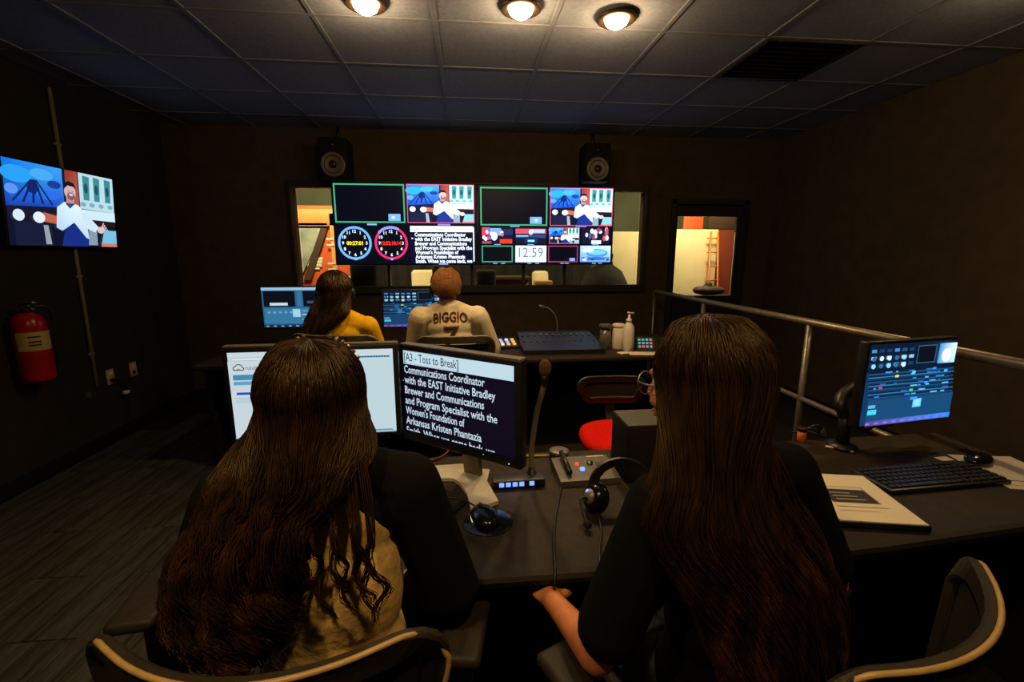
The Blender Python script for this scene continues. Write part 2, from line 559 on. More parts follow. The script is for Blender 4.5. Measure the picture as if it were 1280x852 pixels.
downlight(0.284, 2.449, 'round downlight glowing in the ceiling, middle one of the three in view', LAMP_FRONT)
downlight(0.777, 2.500, 'round downlight glowing in the ceiling, nearest the black vent opening', LAMP_FRONT)
downlight(-0.62, 0.10, 'round downlight above the chair of the curly haired woman', LAMP_REAR * 1.35)
downlight(0.45, 0.15, 'round downlight above the chair of the straight haired woman', LAMP_REAR * 0.95)
downlight(2.45, 1.85, 'round downlight above the walkway behind the railing', LAMP_REAR * 0.8)

# ================================================================== SETTING
XL, XR, YB, YF, ZC = -2.8, 3.3, 4.8, -1.6, 2.63
struct(MB().box((0.25, 1.6, -0.06), (6.3, 6.6, 0.1)), 'floor', M['carpet_dark'])
fl = bpy.data.objects['floor']
pl_me = None
for i in range(9):
    x = -2.66 + i * 0.25
    for j in range(-1, 5):
        y = 0.55 + j * 0.75 + (0.375 if i % 2 else 0)
        if y > 4.3:
            continue
        if pl_me is None:
            o = MB().box((0, 0, 0), (0.246, 0.746, 0.008), bevel=0.002, seg=1).build('carpet_plank', M['carpet'], fl)
            pl_me = o.data
        else:
            o = bpy.data.objects.new('carpet_plank', pl_me); COL.objects.link(o); o.parent = fl
        o.location = (x, y, -0.006)
# walls
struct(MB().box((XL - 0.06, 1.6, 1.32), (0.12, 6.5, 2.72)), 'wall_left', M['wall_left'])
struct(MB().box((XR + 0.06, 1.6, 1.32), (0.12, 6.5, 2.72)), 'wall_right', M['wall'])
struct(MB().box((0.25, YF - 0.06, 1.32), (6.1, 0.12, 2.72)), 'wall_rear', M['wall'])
WX0, WX1, WZ0, WZ1 = -1.69, 1.88, 1.10, 2.12
DX0, DX1, DZ1 = 2.17, 3.02, 2.02
def wallbox(mb, x0, x1, z0, z1):
    return mb.box(((x0 + x1) / 2, 4.875, (z0 + z1) / 2), (x1 - x0, 0.15, z1 - z0))
w = MB()
wallbox(w, XL, WX0, 0, 2.68); wallbox(w, WX0, WX1, 0, WZ0); wallbox(w, WX0, WX1, WZ1, 2.68)
wallbox(w, WX1, DX0, 0, 2.68); wallbox(w, DX0, DX1, DZ1, 2.68); wallbox(w, DX1, XR, 0, 2.68)
struct(w, 'wall_back', M['wall'])
struct(MB().box((XL + 0.008, 1.6, 0.05), (0.016, 6.4, 0.10), bevel=0.005), 'baseboard_left', M['black'])
struct(MB().box((-0.31, YB - 0.008, 0.05), (4.95, 0.016, 0.10), bevel=0.005), 'baseboard_back', M['black'])
struct(MB().box((XR - 0.008, 1.6, 0.05), (0.016, 6.4, 0.10), bevel=0.005), 'baseboard_right', M['black'])
# ceiling: slab above, grid bars and one object per tile
ce = struct(MB().box((0.25, 1.6, ZC + 0.10), (6.1, 6.4, 0.06)), 'ceiling', M['black_matte'])
xs = [-0.14 + 0.61 * k for k in range(-5, 7)]
ys = [2.64 + 0.59 * k for k in range(-7, 5)]
xe = [XL] + [x for x in xs if XL + 0.05 < x < XR - 0.05] + [XR]
ye = [YF] + [y for y in ys if YF + 0.05 < y < YB - 0.05] + [YB]
for x in xe[1:-1]:
    MB().box((x, 1.6, ZC + 0.010), (0.024, 6.4, 0.009), bevel=0.002, seg=1).build('grid_bar', M['grid'], ce)
for y in ye[1:-1]:
    MB().box((0.25, y, ZC + 0.0102), (6.1, 0.024, 0.0085), bevel=0.002, seg=1).build('grid_bar', M['grid'], ce)
for i in range(len(xe) - 1):
    for j in range(len(ye) - 1):
        cx, cy = (xe[i] + xe[i + 1]) / 2, (ye[j] + ye[j + 1]) / 2
        if abs(cx - 1.995) < 0.2 and abs(cy - 2.935) < 0.2:
            continue
        dz = random.uniform(0, 0.002)
        MB().box((cx, cy, ZC + 0.019 + dz), (xe[i + 1] - xe[i] - 0.010, ye[j + 1] - ye[j] - 0.010, 0.018), bevel=0.003, seg=1).build('ceiling_tile', M['tile'], ce)
t = thing('air_vent', (1.995, 2.935, ZC), 0, 'black square air vent set in the tiled ceiling', 'vent')
MB().box((0, 0, 0.03), (0.575, 0.555, 0.01)).build('back_plate', M['black_matte'], t)
MB().sweep([(-0.285, -0.275, 0.004), (0.285, -0.275, 0.004), (0.285, 0.275, 0.004), (-0.285, 0.275, 0.004)], [(-0.012, -0.006), (0.012, -0.006), (0.012, 0.006), (-0.012, 0.006)], closed=True).build('frame', M['black'], t)
for k in range(9):
    MB().box((0, -0.24 + 0.06 * k, 0.012), (0.55, 0.034, 0.004), rot=(R(35), 0, 0)).build('louvre', M['black_matte'], t)

# window to the studio
wi = struct(MB().sweep([(WX0, 4.80, WZ0), (WX1, 4.80, WZ0), (WX1, 4.80, WZ1), (WX0, 4.80, WZ1)], [(-0.035, -0.03), (0.035, -0.03), (0.035, 0.05), (-0.035, 0.05)], up=(0, -1, 0), closed=True), 'window_1', M['trim'])
mx = [WX0 + 0.03, -0.80, 0.054, 0.60, 1.044, WX1 - 0.03]
for x in mx[1:-1]:
    MB().box((x, 4.87, (WZ0 + WZ1) / 2), (0.028, 0.05, WZ1 - WZ0)).build('mullion', M['trim'], wi)
for a, b in zip(mx[:-1], mx[1:]):
    MB().box(((a + b) / 2, 4.875, (WZ0 + WZ1) / 2), (b - a - 0.03, 0.006, WZ1 - WZ0 - 0.06)).build('pane', M['glass'], wi)
MB().box(((WX0 + WX1) / 2, 4.86, WZ0 + 0.01), (WX1 - WX0, 0.14, 0.025), bevel=0.004).build('window_sill', M['trim'], wi)

# door with a glazed upper half
dr = struct(MB().box((DX0 + 0.02, 4.86, DZ1 / 2), (0.05, 0.16, DZ1)).box((DX1 - 0.02, 4.86, DZ1 / 2), (0.05, 0.16, DZ1)).box(((DX0 + DX1) / 2, 4.86, DZ1 - 0.02), (DX1 - DX0, 0.16, 0.05)), 'door_1', M['trim'])
d = MB()
GX0, GX1, GZ0, GZ1 = 2.262, 2.935, 1.0, 1.855
d.box(((DX0 + GX0) / 2 + 0.02, 4.86, 0.99), (GX0 - DX0 - 0.045, 0.045, 1.96)).box(((DX1 + GX1) / 2 - 0.02, 4.86, 0.99), (DX1 - GX1 - 0.045, 0.045, 1.96))
d.box(((GX0 + GX1) / 2, 4.86, GZ0 / 2), (GX1 - GX0, 0.045, GZ0)).box(((GX0 + GX1) / 2, 4.86, (GZ1 + 1.975) / 2), (GX1 - GX0, 0.045, 1.975 - GZ1))
d.build('door_panel', M['trim'], dr)
MB().box(((GX0 + GX1) / 2, 4.86, (GZ0 + GZ1) / 2), (GX1 - GX0, 0.008, GZ1 - GZ0)).build('pane', M['glass'], dr)
h = MB().box((2.235, 4.83, 0.98), (0.04, 0.012, 0.16), bevel=0.004).cyl((2.235, 4.83, 1.0), (2.235, 4.77, 1.0), 0.009).cyl((2.235, 4.77, 1.0), (2.34, 4.77, 1.0), 0.008)
h.build('door_handle', M['chrome'], dr)

# ---- the studio behind the glass
struct(MB().box((0.6, 6.25, -0.06), (9.0, 2.6, 0.1)), 'floor_studio', M['carpet_dark'])
struct(MB().box((0.6, 7.5, 1.6), (9.0, 0.1, 3.2)), 'wall_studio', M['studio_wall'])
struct(MB().box((-3.9, 6.25, 1.6), (0.1, 2.5, 3.2)).box((5.1, 6.25, 1.6), (0.1, 2.5, 3.2)), 'wall_studio_side', M['studio_wall'])
struct(MB().box((0.6, 6.25, 3.25), (9.0, 2.6, 0.1)), 'ceiling_studio', M['studio_dark'])
def studio_lamp(x, y, w, lab):
    t = thing('studio_lamp', (x, y, 3.2), 0, lab, 'lamp', 'lamps under the studio ceiling')
    MB().box((0, 0, -0.02), (0.6, 0.4, 0.06), bevel=0.01).build('housing', M['black'], t)
    d = bpy.data.lights.new('studio_beam', 'AREA'); d.energy = w; d.size = 0.5; d.color = (1.0, 0.78, 0.44)
    o = bpy.data.objects.new('studio_beam', d); COL.objects.link(o); o.parent = t; o.location = (0, 0, -0.08)
    o.rotation_euler = (R(18), 0, 0)
studio_lamp(-1.9, 5.6, STUDIO_W, 'ceiling lamp over the orange set wall in the studio')
studio_lamp(0.5, 5.6, STUDIO_W * 0.25, 'ceiling lamp over the studio desk, middle of the room')
studio_lamp(3.0, 5.45, STUDIO_W * 0.9, 'ceiling lamp over the ladder in the studio')

t = thing('set_wall', (-2.05, 6.6, 0), 0, 'orange and tan set wall with a framed picture and white emblem, behind the glass', 'backdrop')
MB().box((0, 0.05, 1.05), (1.0, 0.06, 2.1), bevel=0.006).build('board', M['orange_set'], t)
MB().box((0, 0.0, 1.94), (0.72, 0.05, 0.22), bevel=0.006).build('top_panel', M['tan_set'], t)
MB().box((0.24, 0.0, 1.0), (0.07, 0.05, 2.0), bevel=0.006).build('side_post', M['tan_set'], t)
MB().prism([(-0.22, 1.16), (-0.22, 1.80), (0.12, 1.80)], -0.012, 0.012, mat=Matrix.Rotation(R(90), 4, 'X')).build('picture', M['grey_set'], t)
MB().prism([(-0.20, 1.10), (0.08, 1.80), (0.17, 1.80), (-0.10, 1.10)], -0.014, 0.014, mat=Matrix.Rotation(R(90), 4, 'X')).build('dark_stripe', M['dark_set'], t)
MB().box((-0.03, -0.015, 1.85), (0.40, 0.02, 0.035)).build('white_rail', M['paper'], t)
e = MB()
for ax, az, sx, sz in ((-0.04, 1.30, 0.20, 0.05), (-0.04, 1.345, 0.22, 0.05), (-0.10, 1.385, 0.07, 0.05), (-0.03, 1.395, 0.07, 0.06), (0.04, 1.385, 0.07, 0.05), (-0.04, 1.255, 0.13, 0.03)):
    e.box((ax, 0.012, az), (sx, 0.02, sz), bevel=0.009)
e.build('emblem', M['paper'], t)
for z in (1.25, 1.33, 1.58, 1.66):
    MB().box((0.20, -0.028, z), (0.10, 0.01, 0.025)).build('light_strip', M['paper'], t)

t = thing('studio_table', (-1.55, 6.0, 0), 0, 'orange studio table seen low through the glass near the yellow shirt', 'table')
MB().box((0, 0, 1.15), (0.42, 0.4, 0.05), bevel=0.005).build('tabletop', M['tan_set'], t)
MB().box((0, 0.02, 0.56), (0.36, 0.34, 1.12), bevel=0.005).build('body', M['orange_set'], t)
t = thing('studio_desk', (0.56, 6.2, 0), 0, 'orange fronted studio desk under the right half of the video wall', 'desk')
MB().box((0, 0, 1.14), (0.55, 0.45, 0.05), bevel=0.005).build('desktop', M['dark_set'], t)
MB().box((0, 0.02, 0.56), (0.5, 0.4, 1.12), bevel=0.005).build('body', M['orange_set'], t)
for px, zz, w_, lab in ((-0.60, 1.10, 0.34, 'pale armchair beyond the glass, right behind the auburn haired man'), (1.06, 1.08, 0.24, 'pale armchair beyond the glass, below the clock tile of the video wall')):
    t = thing('studio_armchair', (px, 6.45, 0), 0, lab, 'chair')
    MB().box((0, 0.10, zz - 0.12), (w_, 0.12, 0.52), rot=(R(-8), 0, R(12)), bevel=0.05, seg=3).build('backrest', M['cream_set'], t)
    for sx in (-1, 1):
        MB().box((sx * w_ * 0.52, -0.1, zz - 0.22), (0.08, 0.40, 0.26), bevel=0.035, seg=3).build('arm', M['cream_set'], t)
    MB().box((0, -0.08, zz - 0.32), (w_ * 0.95, 0.40, 0.14), bevel=0.04, seg=3).build('seat', M['cream_set'], t)
    MB().box((0, 0.0, (zz - 0.38) / 2), (w_, 0.42, zz - 0.38), bevel=0.01).build('plinth', M['studio_dark'], t)
t = thing('studio_box', (0.96, 5.75, 0), 0, 'small tan box on a dark stand, low behind the glass beside the pale armchair', 'box')
MB().box((0, 0, 1.09), (0.22, 0.16, 0.07), bevel=0.004).build('carton', M['tan_set'], t)
MB().box((0, 0, 0.525), (0.20, 0.14, 1.05)).build('stand', M['studio_dark'], t)
t = thing('dark_curtain', (0.25, 7.25, 0), 0, 'long dark curtain hanging along the studio behind the video wall', 'curtain')
q = []
for k in range(121):
    x = -1.75 + 3.5 * k / 120
    q.append((x, 0.035 * math.sin(k * 0.9)))
MB().add([(x, y, z) for x, y in q for z in (0.02, 1.75)], [(2 * k, 2 * k + 2, 2 * k + 3, 2 * k + 1) for k in range(120)], 0, True).build('cloth', M['studio_dark'], t)
MB().cyl((-1.78, 0, 1.77), (1.78, 0, 1.77), 0.015, n=10).build('curtain_rail', M['black'], t)
# dark chairs and cloths standing as silhouettes behind the glass
def studio_chair(x, y, wd, zt, lab):
    t = thing('studio_chair', (x, y, 0), 0, lab, 'chair', 'dark chairs behind the studio glass')
    MB().box((0, 0.0, zt - 0.25), (wd, 0.08, 0.5), bevel=0.035, seg=3).build('backrest', M['studio_dark'], t)
    MB().box((0, 0.25, zt - 0.62), (wd, 0.5, 0.1), bevel=0.03).build('seat', M['studio_dark'], t)
    for sx in (-1, 1):
        for yy in (0.03, 0.46):
            MB().cyl((sx * wd * 0.42, yy, 0), (sx * wd * 0.42, yy, zt - 0.6), 0.016, n=8).build('leg', M['studio_dark'], t)
studio_chair(-1.16, 5.35, 0.30, 1.36, 'dark chair beyond the glass, beside the orange studio table')
studio_chair(-0.28, 5.4, 0.24, 1.34, 'dark chair beyond the glass, just behind the auburn haired man')
studio_chair(0.22, 5.4, 0.24, 1.28, 'dark chair beyond the glass, beside the orange fronted desk')
t = thing('draped_stand', (1.62, 5.3, 0), 0, 'rounded dark covered camera stand in front of the cream screen beyond the window', 'stand')
MB().lathe([(0.34, 0), (0.33, 0.6), (0.30, 0.98), (0.27, 1.12), (0.20, 1.26), (0.10, 1.33), (0.085, 1.38), (0.095, 1.44), (0.07, 1.50), (0.02, 1.52)], 24).build('cover', M['studio_dark'], t)
t = thing('projection_screen', (2.20, 6.1, 0), 0, 'cream panel standing at the right end of the studio window', 'screen')
MB().box((0, 0, 0.9), (0.66, 0.03, 1.70), bevel=0.004).build('panel', M['cream_set'], t)
for sx in (-0.25, 0.25):
    MB().box((sx, 0, 0.03), (0.05, 0.4, 0.05)).build('foot', M['black'], t)
t = thing('flat_panel', (3.17, 6.2, 0), 0, 'tall cream flat seen through the door glass behind the ladder', 'backdrop')
MB().box((0, 0, 0.93), (0.64, 0.04, 1.72), bevel=0.004).build('panel', M['cream_set'], t)
for sx in (-0.25, 0.25):
    MB().box((sx, 0, 0.035), (0.05, 0.4, 0.06)).build('foot', M['black'], t)
t = thing('step_ladder', (3.39, 6.05, 0), 0, 'orange ladder leaning upright against the cream flat behind the door', 'ladder')
for sx, lab in ((-0.055, None), (0.055, None)):
    MB().cyl((sx * 1.7, -0.12, 0.0), (sx * 0.9 + 0.02, 0.09, 1.76), 0.012, n=8).build('rail', M['orange_plastic'], t)
for k in range(9):
    z = 0.15 + 0.19 * k
    MB().cyl((-0.085, -0.12 + 0.12 * z, z), (0.09, -0.12 + 0.12 * z, z), 0.009, n=8).build('rung', M['orange_plastic'], t)
t = thing('red_flat', (3.85, 6.5, 0), 0, 'red brown flat standing beside the ladder behind the door', 'backdrop')
MB().box((0, 0, 0.9), (0.72, 0.05, 1.80), bevel=0.004).build('panel', M['red_set'], t)
MB().box((0, -0.01, 1.93), (0.72, 0.05, 0.24), bevel=0.004).build('top_board', M['dark_set'], t)
t = thing('orange_board', (3.33, 6.62, 0), 0, 'orange board showing above the cream flat behind the door', 'backdrop')
MB().box((0, 0, 1.05), (0.30, 0.04, 2.1), bevel=0.004).build('panel', M['orange_set'], t)
MB().box((0, 0.05, 0.03), (0.30, 0.3, 0.06)).build('foot', M['black'], t)
t = thing('camera_cart', (2.98, 5.3, 0), 0, 'low cart heaped with dark gear just beyond the door glass', 'cart')
MB().box((0, 0, 0.93), (0.62, 0.3, 0.05), bevel=0.008).build('shelf', M['studio_dark'], t)
for sx in (-0.28, 0.28):
    for sy in (-0.12, 0.12):
        MB().cyl((sx, sy, 0), (sx, sy, 0.92), 0.014, n=8).build('leg', M['studio_dark'], t)
g = thing('gear_bag', (2.94, 5.3, 0.985), 0, 'dark lumpy bag lying on the cart beyond the door glass', 'bag')
MB().ell((0, 0, 0.035), (0.2, 0.09, 0.06)).ell((-0.02, 0, 0.09), (0.05, 0.05, 0.06)).ell((-0.12, 0, 0.04), (0.09, 0.08, 0.05)).fused('bag_body', M['dark_set'], g, (0, 0, 0), 0.01, 3)

# ================================================================== WALL FITTINGS
def presenter(c, x0, y0, w, h, big=False):
    """the studio picture on the screens: seated man in white before blue and teal panels"""
    def q(*p): return [(x0 + a * w, y0 + b * h) for a, b in p]
    def el(a, b, ra, rb, col, n=16): c.ellipse(x0 + a * w, y0 + b * h, ra * w, rb * h, col, n)
    c.rect(x0, y0, x0 + w, y0 + h, (14, 18, 40))
    c.poly(q((0, .45), (.48, .50), (.48, 1), (0, 1)), None, [(20, 60, 170), (24, 70, 200), (60, 160, 250), (10, 120, 235)])
    for a, b, ra, rb, col in ((.10, .84, .12, .10, (40, 160, 245)), (.30, .88, .10, .07, (70, 170, 240)), (.22, .70, .05, .08, (14, 40, 110)), (.14, .60, .12, .05, (30, 90, 215)), (.34, .64, .10, .06, (40, 110, 230)), (.05, .66, .05, .06, (90, 150, 240)), (.40, .78, .06, .05, (24, 60, 150))):
        el(a, b, ra, rb, col)
    for k in range(5):
        c.poly(q((.20 + .01 * k, .80), (.215 + .01 * k, .80), (.06 + .08 * k, .52), (.04 + .08 * k, .52)), (12, 34, 96))
    c.poly(q((.50, .45), (.62, .45), (.62, 1), (.50, 1)), None, [(150, 84, 80), (170, 96, 90), (176, 70, 50), (130, 50, 40)])
    c.poly(q((.63, .52), (1, .50), (1, 1), (.63, 1)), (186, 220, 232))
    for a in (.67, .78, .90):
        c.poly(q((a, .64), (a + .06, .64), (a + .07, .96), (a, .97)), (60, 138, 146))
        el(a + .03, .80, .02, .07, (24, 84, 92))
    for a in (.66, .75, .85, .95):
        el(a, .58, .03, .03, (120, 172, 186))
    c.poly(q((.63, .38), (1, .36), (1, .50), (.63, .51)), (206, 232, 248))
    c.poly(q((.62, .30), (1, .30), (1, .37), (.62, .38)), (40, 20, 24))
    c.poly(q((0, .36), (.42, .36), (.42, .50), (0, .46)), (24, 22, 44))
    c.poly(q((.28, .30), (.42, .28), (.42, .38), (.28, .42)), (190, 98, 74))
    el(.08, .36, .045, .07, (214, 232, 246)); el(.24, .35, .05, .07, (224, 238, 250))
    c.poly(q((.04, 0), (.34, 0), (.34, .28), (.04, .28)), (22, 28, 56))
    c.poly(q((.28, .02), (.33, .02), (.31, .26), (.27, .26)), (150, 160, 168))
    c.poly(q((.68, .02), (.78, .02), (.78, .30), (.70, .30)), (132, 156, 170))
    c.poly(q((.82, .02), (1, .02), (1, .24), (.86, .24)), (120, 190, 220)); c.poly(q((.82, .0), (1, .0), (1, .05), (.82, .05)), (210, 120, 110))
    # figure
    c.poly(q((.42, 0), (.68, 0), (.69, .12), (.56, .30), (.46, .24)), (24, 46, 132))
    c.poly(q((.38, .24), (.40, .50), (.47, .58), (.60, .56), (.67, .46), (.69, .10), (.66, .12), (.55, .32), (.43, .20)), None, [(190, 220, 240), (206, 232, 246), (226, 242, 252), (226, 242, 252), (214, 238, 250), (190, 220, 240), (170, 204, 232), (210, 234, 248), (180, 212, 236)])
    c.poly(q((.62, .50), (.70, .42), (.80, .28), (.76, .20), (.66, .26)), (206, 230, 246))
    c.poly(q((.48, .56), (.52, .50), (.57, .57), (.55, .60), (.50, .60)), (50, 70, 120))
    c.poly(q((.49, .57), (.56, .57), (.57, .64), (.49, .64)), (190, 140, 140))
    el(.53, .72, .055, .10, (214, 176, 180)); c.poly(q((.47, .74), (.475, .82), (.52, .86), (.57, .84), (.595, .76), (.57, .79), (.51, .80)), (24, 20, 34))
    el(.535, .665, .036, .052, (126, 92, 104)); el(.538, .690, .020, .014, (214, 176, 180), 10); el(.538, .676, .016, .008, (236, 226, 232), 8)
    el(.82, .24, .04, .05, (220, 190, 190), 10)
    if big:
        for k in range(4):
            c.poly(q((.82 + .012 * k, .24), (.835 + .012 * k, .24), (.86 + .015 * k, .34 - .03 * k), (.85 + .015 * k, .35 - .03 * k)), (226, 196, 196))
        el(.515, .73, .007, .006, (30, 24, 30), 8); el(.55, .725, .007, .006, (30, 24, 30), 8)

def mini(c, x0, y0, w, h, kind):
    def r(a, b, a2, b2, col): c.rect(x0 + a * w, y0 + b * h, x0 + a2 * w, y0 + b2 * h, col)
    def el(a, b, ra, rb, col): c.ellipse(x0 + a * w, y0 + b * h, ra * w, rb * h, col, 12)
    r(0, 0, 1, 1, (16, 18, 40))
    rr = random.Random(kind)
    if kind == 'wide':
        r(0, .5, .25, 1, (200, 60, 80)); r(.25, .5, .62, .95, (120, 150, 210)); r(.62, .55, 1, .9, (30, 40, 80))
        for k in range(9): el(rr.uniform(.05, .7), rr.uniform(.3, .9), .05, .12, rr.choice([(220, 220, 240), (70, 110, 210), (180, 90, 110), (230, 240, 250)]))
        el(.40, .45, .10, .26, (224, 232, 244)); r(.58, .02, .98, .28, (232, 52, 30)); r(0, 0, .3, .16, (150, 60, 80))
    elif kind == 'anchor':
        r(0, .62, 1, .92, (214, 70, 92)); r(.5, .68, .95, .88, (150, 190, 220)); r(0, .36, 1, .56, (40, 60, 110)); r(.02, .44, .42, .52, (110, 190, 210))
        el(.5, .72, .07, .17, (236, 214, 214)); r(.30, .05, .72, .42, (20, 40, 84)); r(.4, .12, .62, .24, (130, 210, 230))
    elif kind == 'crowd':
        for k in range(16): el(rr.uniform(.03, .97), rr.uniform(.15, .9), rr.uniform(.04, .09), rr.uniform(.08, .2), rr.choice([(220, 228, 240), (130, 60, 84), (60, 80, 140), (190, 196, 210), (180, 70, 90)]))
        r(.35, 0, .7, .22, (206, 214, 228))
    else:
        c.rect(x0, y0, x0 + w, y0 + h, None, [(70, 130, 210), (90, 150, 220), (190, 225, 250), (160, 206, 246)])
        el(.55, .55, .36, .26, (60, 130, 196)); el(.55, .60, .30, .16, (110, 180, 220)); el(.25, .72, .2, .12, (236, 244, 252)); r(.05, .12, .95, .3, (50, 96, 180))
        for k in range(7): el(rr.uniform(.08, .92), rr.uniform(.1, .35), .06, .07, rr.choice([(130, 170, 230), (190, 210, 240), (30, 60, 130)]))

# television on the left wall
t = thing('wall_television', (-2.705, 3.497, 1.765), R(90), 'flat television on the left wall showing a man in white', 'television')
MB().box((0, 0.022, 0), (0.862, 0.04, 0.527), rot=(R(5), 0, 0), bevel=0.006).build('housing', M['black'], t)
c = Canvas(0.846, 0.506, step=0.0002)
presenter(c, 0, 0, 0.846, 0.506, True)
c.build('screen_picture', t, (0, -0.0005, -0.001), (R(5), 0, 0), gain=0.62)
MB().box((0, 0.06, 0), (0.20, 0.05, 0.25)).build('wall_bracket', M['black'], t)

t = thing('conduit', (-2.782, 3.585, 0.48), 0, 'thin grey conduit running up the left wall behind the television', 'pipe')
MB().cyl((0, 0, 0), (0, 0.04, 2.08), 0.012, n=12).build('pipe', M['pipe'], t)
for z in (0.25, 0.82, 1.72):
    MB().box((-0.004, 0.019 * z, z), (0.018, 0.05, 0.018), bevel=0.003).build('clamp', M['pipe'], t)
t = thing('cable_box', (-2.785, 3.50, 0.44), 0, 'small grey box below the foot of the wall conduit', 'box')
MB().box((0, 0, 0), (0.03, 0.035, 0.04), bevel=0.004).build('cover', M['grey_plastic'], t)
for y, lab in ((3.742, 'cream wall socket with a plug in it, nearer the conduit'), (3.99, 'cream wall socket with nothing plugged in, farther along the left wall')):
    t = thing('wall_socket', (-2.797, y, 0.513), 0, lab, 'socket')
    MB().box((0.003, 0, 0), (0.008, 0.075, 0.118), bevel=0.003).build('plate', M['cream'], t)
    for z in (-0.026, 0.026):
        MB().box((0.008, 0, z), (0.004, 0.034, 0.030), bevel=0.001).build('outlet', M['trim'] if z < 0 else M['white_plastic'], t)
t = thing('power_cable', (-2.78, 3.77, 0.5), 0, 'black power lead hanging from the left wall socket', 'cable')
MB().box((0.018, -0.02, -0.012), (0.035, 0.03, 0.026), bevel=0.004).build('plug', M['black'], t)
MB().tube(spline([(0.03, -0.02, -0.012), (0.06, 0.05, -0.03), (0.05, 0.11, -0.12), (0.03, 0.06, -0.22), (0.01, 0.02, -0.40), (0.02, 0.02, -0.485)], 6), 0.005, 8).build('lead', M['black'], t)
MB().box((0.03, 0.045, -0.135), (0.03, 0.05, 0.025), bevel=0.005).build('white_tag', M['white_plastic'], t)

# fire extinguisher
t = thing('fire_extinguisher', (-2.70, 3.06, 0.675), 0, 'red fire extinguisher with a cream label hanging on the left wall', 'fire extinguisher')
MB().lathe([(0.072, 0), (0.080, 0.012), (0.082, 0.03), (0.082, 0.34), (0.077, 0.375), (0.066, 0.405), (0.040, 0.425), (0.026, 0.432)], 28).build('cylinder', M['ext_red'], t)
MB().lathe([(0.024, 0.428), (0.024, 0.455), (0.030, 0.46), (0.030, 0.475), (0.014, 0.48)], 16).build('valve', M['chrome'], t)
MB().box((0.03, -0.02, 0.487), (0.13, 0.022, 0.012), rot=(0, R(-8), R(-20)), bevel=0.003).box((0.03, -0.02, 0.464), (0.10, 0.020, 0.010), rot=(0, R(12), R(-20)), bevel=0.003).build('handle', M['chrome'], t)
MB().tube(spline([(0.02, 0.02, 0.46), (0.05, 0.07, 0.46), (0.06, 0.10, 0.40), (0.05, 0.098, 0.20), (0.045, 0.095, 0.08)], 6), 0.009, 8).build('hose', M['black'], t)
lb = MB(); n = 14
vs = []
for k in range(n + 1):
    a = R(-100 + 130 * k / n)
    for z in (0.20, 0.315):
        vs.append((0.0832 * math.cos(a), 0.0832 * math.sin(a), z))
lb.add(vs, [(2 * k, 2 * k + 2, 2 * k + 3, 2 * k + 1) for k in range(n)], 0, True).build('label', M['cream'], t)
lb = MB()
for zz in (0.23, 0.25, 0.28):
    vs = []
    for k in range(5):
        a = R(-60 + 40 * k / 4)
        for z in (zz, zz + 0.010):
            vs.append((0.0840 * math.cos(a), 0.0840 * math.sin(a), z))
    lb.add(vs, [(2 * k, 2 * k + 2, 2 * k + 3, 2 * k + 1) for k in range(4)], 0, True)
lb.build('label_print', M['trim'], t)
MB().box((-0.093, 0, 0.25), (0.012, 0.06, 0.30)).build('bracket', M['black'], t)

# loudspeakers over the video wall
for x, z, lab in ((-1.19, 2.122, 'black loudspeaker above the left end of the video wall'), (1.27, 2.126, 'black loudspeaker above the right end of the video wall')):
    t = thing('loudspeaker', (x, 4.63, z + 0.02), 0, lab, 'loudspeaker', 'monitor loudspeakers over the video wall')
    MB().box((0, 0, 0.175), (0.25, 0.26, 0.35), bevel=0.012).build('cabinet', M['black_matte'], t)
    rot = Matrix.Translation((0, -0.131, 0.114)) @ Matrix.Rotation(R(90), 4, 'X')
    MB().lathe([(0.086, 0.001), (0.108, 0.001), (0.108, 0.010), (0.100, 0.014), (0.086, 0.008)], 32, mat=rot).build('cone_ring', M['silver'], t)
    MB().lathe([(0.086, 0.003), (0.080, 0.010), (0.060, 0.004), (0.036, 0.002)], 28, mat=rot).build('cone', M['black'], t)
    MB().lathe([(0.038, 0.002), (0.034, 0.016), (0.020, 0.026), (0.002, 0.029)], 20, mat=rot).build('dust_cap', M['bronze'], t)
    MB().lathe([(0.022, 0.001), (0.024, 0.005), (0.012, 0.010), (0.002, 0.012)], 16, mat=Matrix.Translation((0, -0.131, 0.285)) @ Matrix.Rotation(R(90), 4, 'X')).build('tweeter', M['black'], t)
    MB().cyl((0, 0.10, 0.35), (0, 0.10, 0.53 - z + 2.08), 0.014).build('hanger', M['black'], t)

# ================================================================== VIDEO WALL
PROMPT = ['Communications Coordinator', 'with the EAST Initiative Bradley', 'Brewer and Communications', 'and Program Specialist with the', "Women's Foundation of", 'Arkansas Kristen Phantazia', 'Smith. When we come back, we']
LW, LH = 1.395, 0.785
def vwall(x, label, px0, px1, draw):
    t = thing('video_wall_display', (x, 4.70, 1.742), 0, label, 'display', 'displays of the video wall')
    MB().box((0, 0.03, 0), (LW, 0.06, LH), bevel=0.006).build('housing', M['black'], t)
    c = Canvas(LW - 0.016, LH - 0.016, (4, 6, 16), step=0.0004)
    sc = (LW - 0.016) / (px1 - px0)
    sy = (LH - 0.016) / 103.0
    draw(c, lambda u: (u - px0) * sc, lambda v: (330.5 - v) * sy)
    c.build('screen_picture', t, (0, -0.001, 0))
    MB().box((0, 0.085, 0), (0.4, 0.05, 0.4)).build('mounting_plate', M['black'], t)
    return t
GREEN, CRIM, PALE = (58, 148, 108), (190, 60, 110), (120, 160, 220)
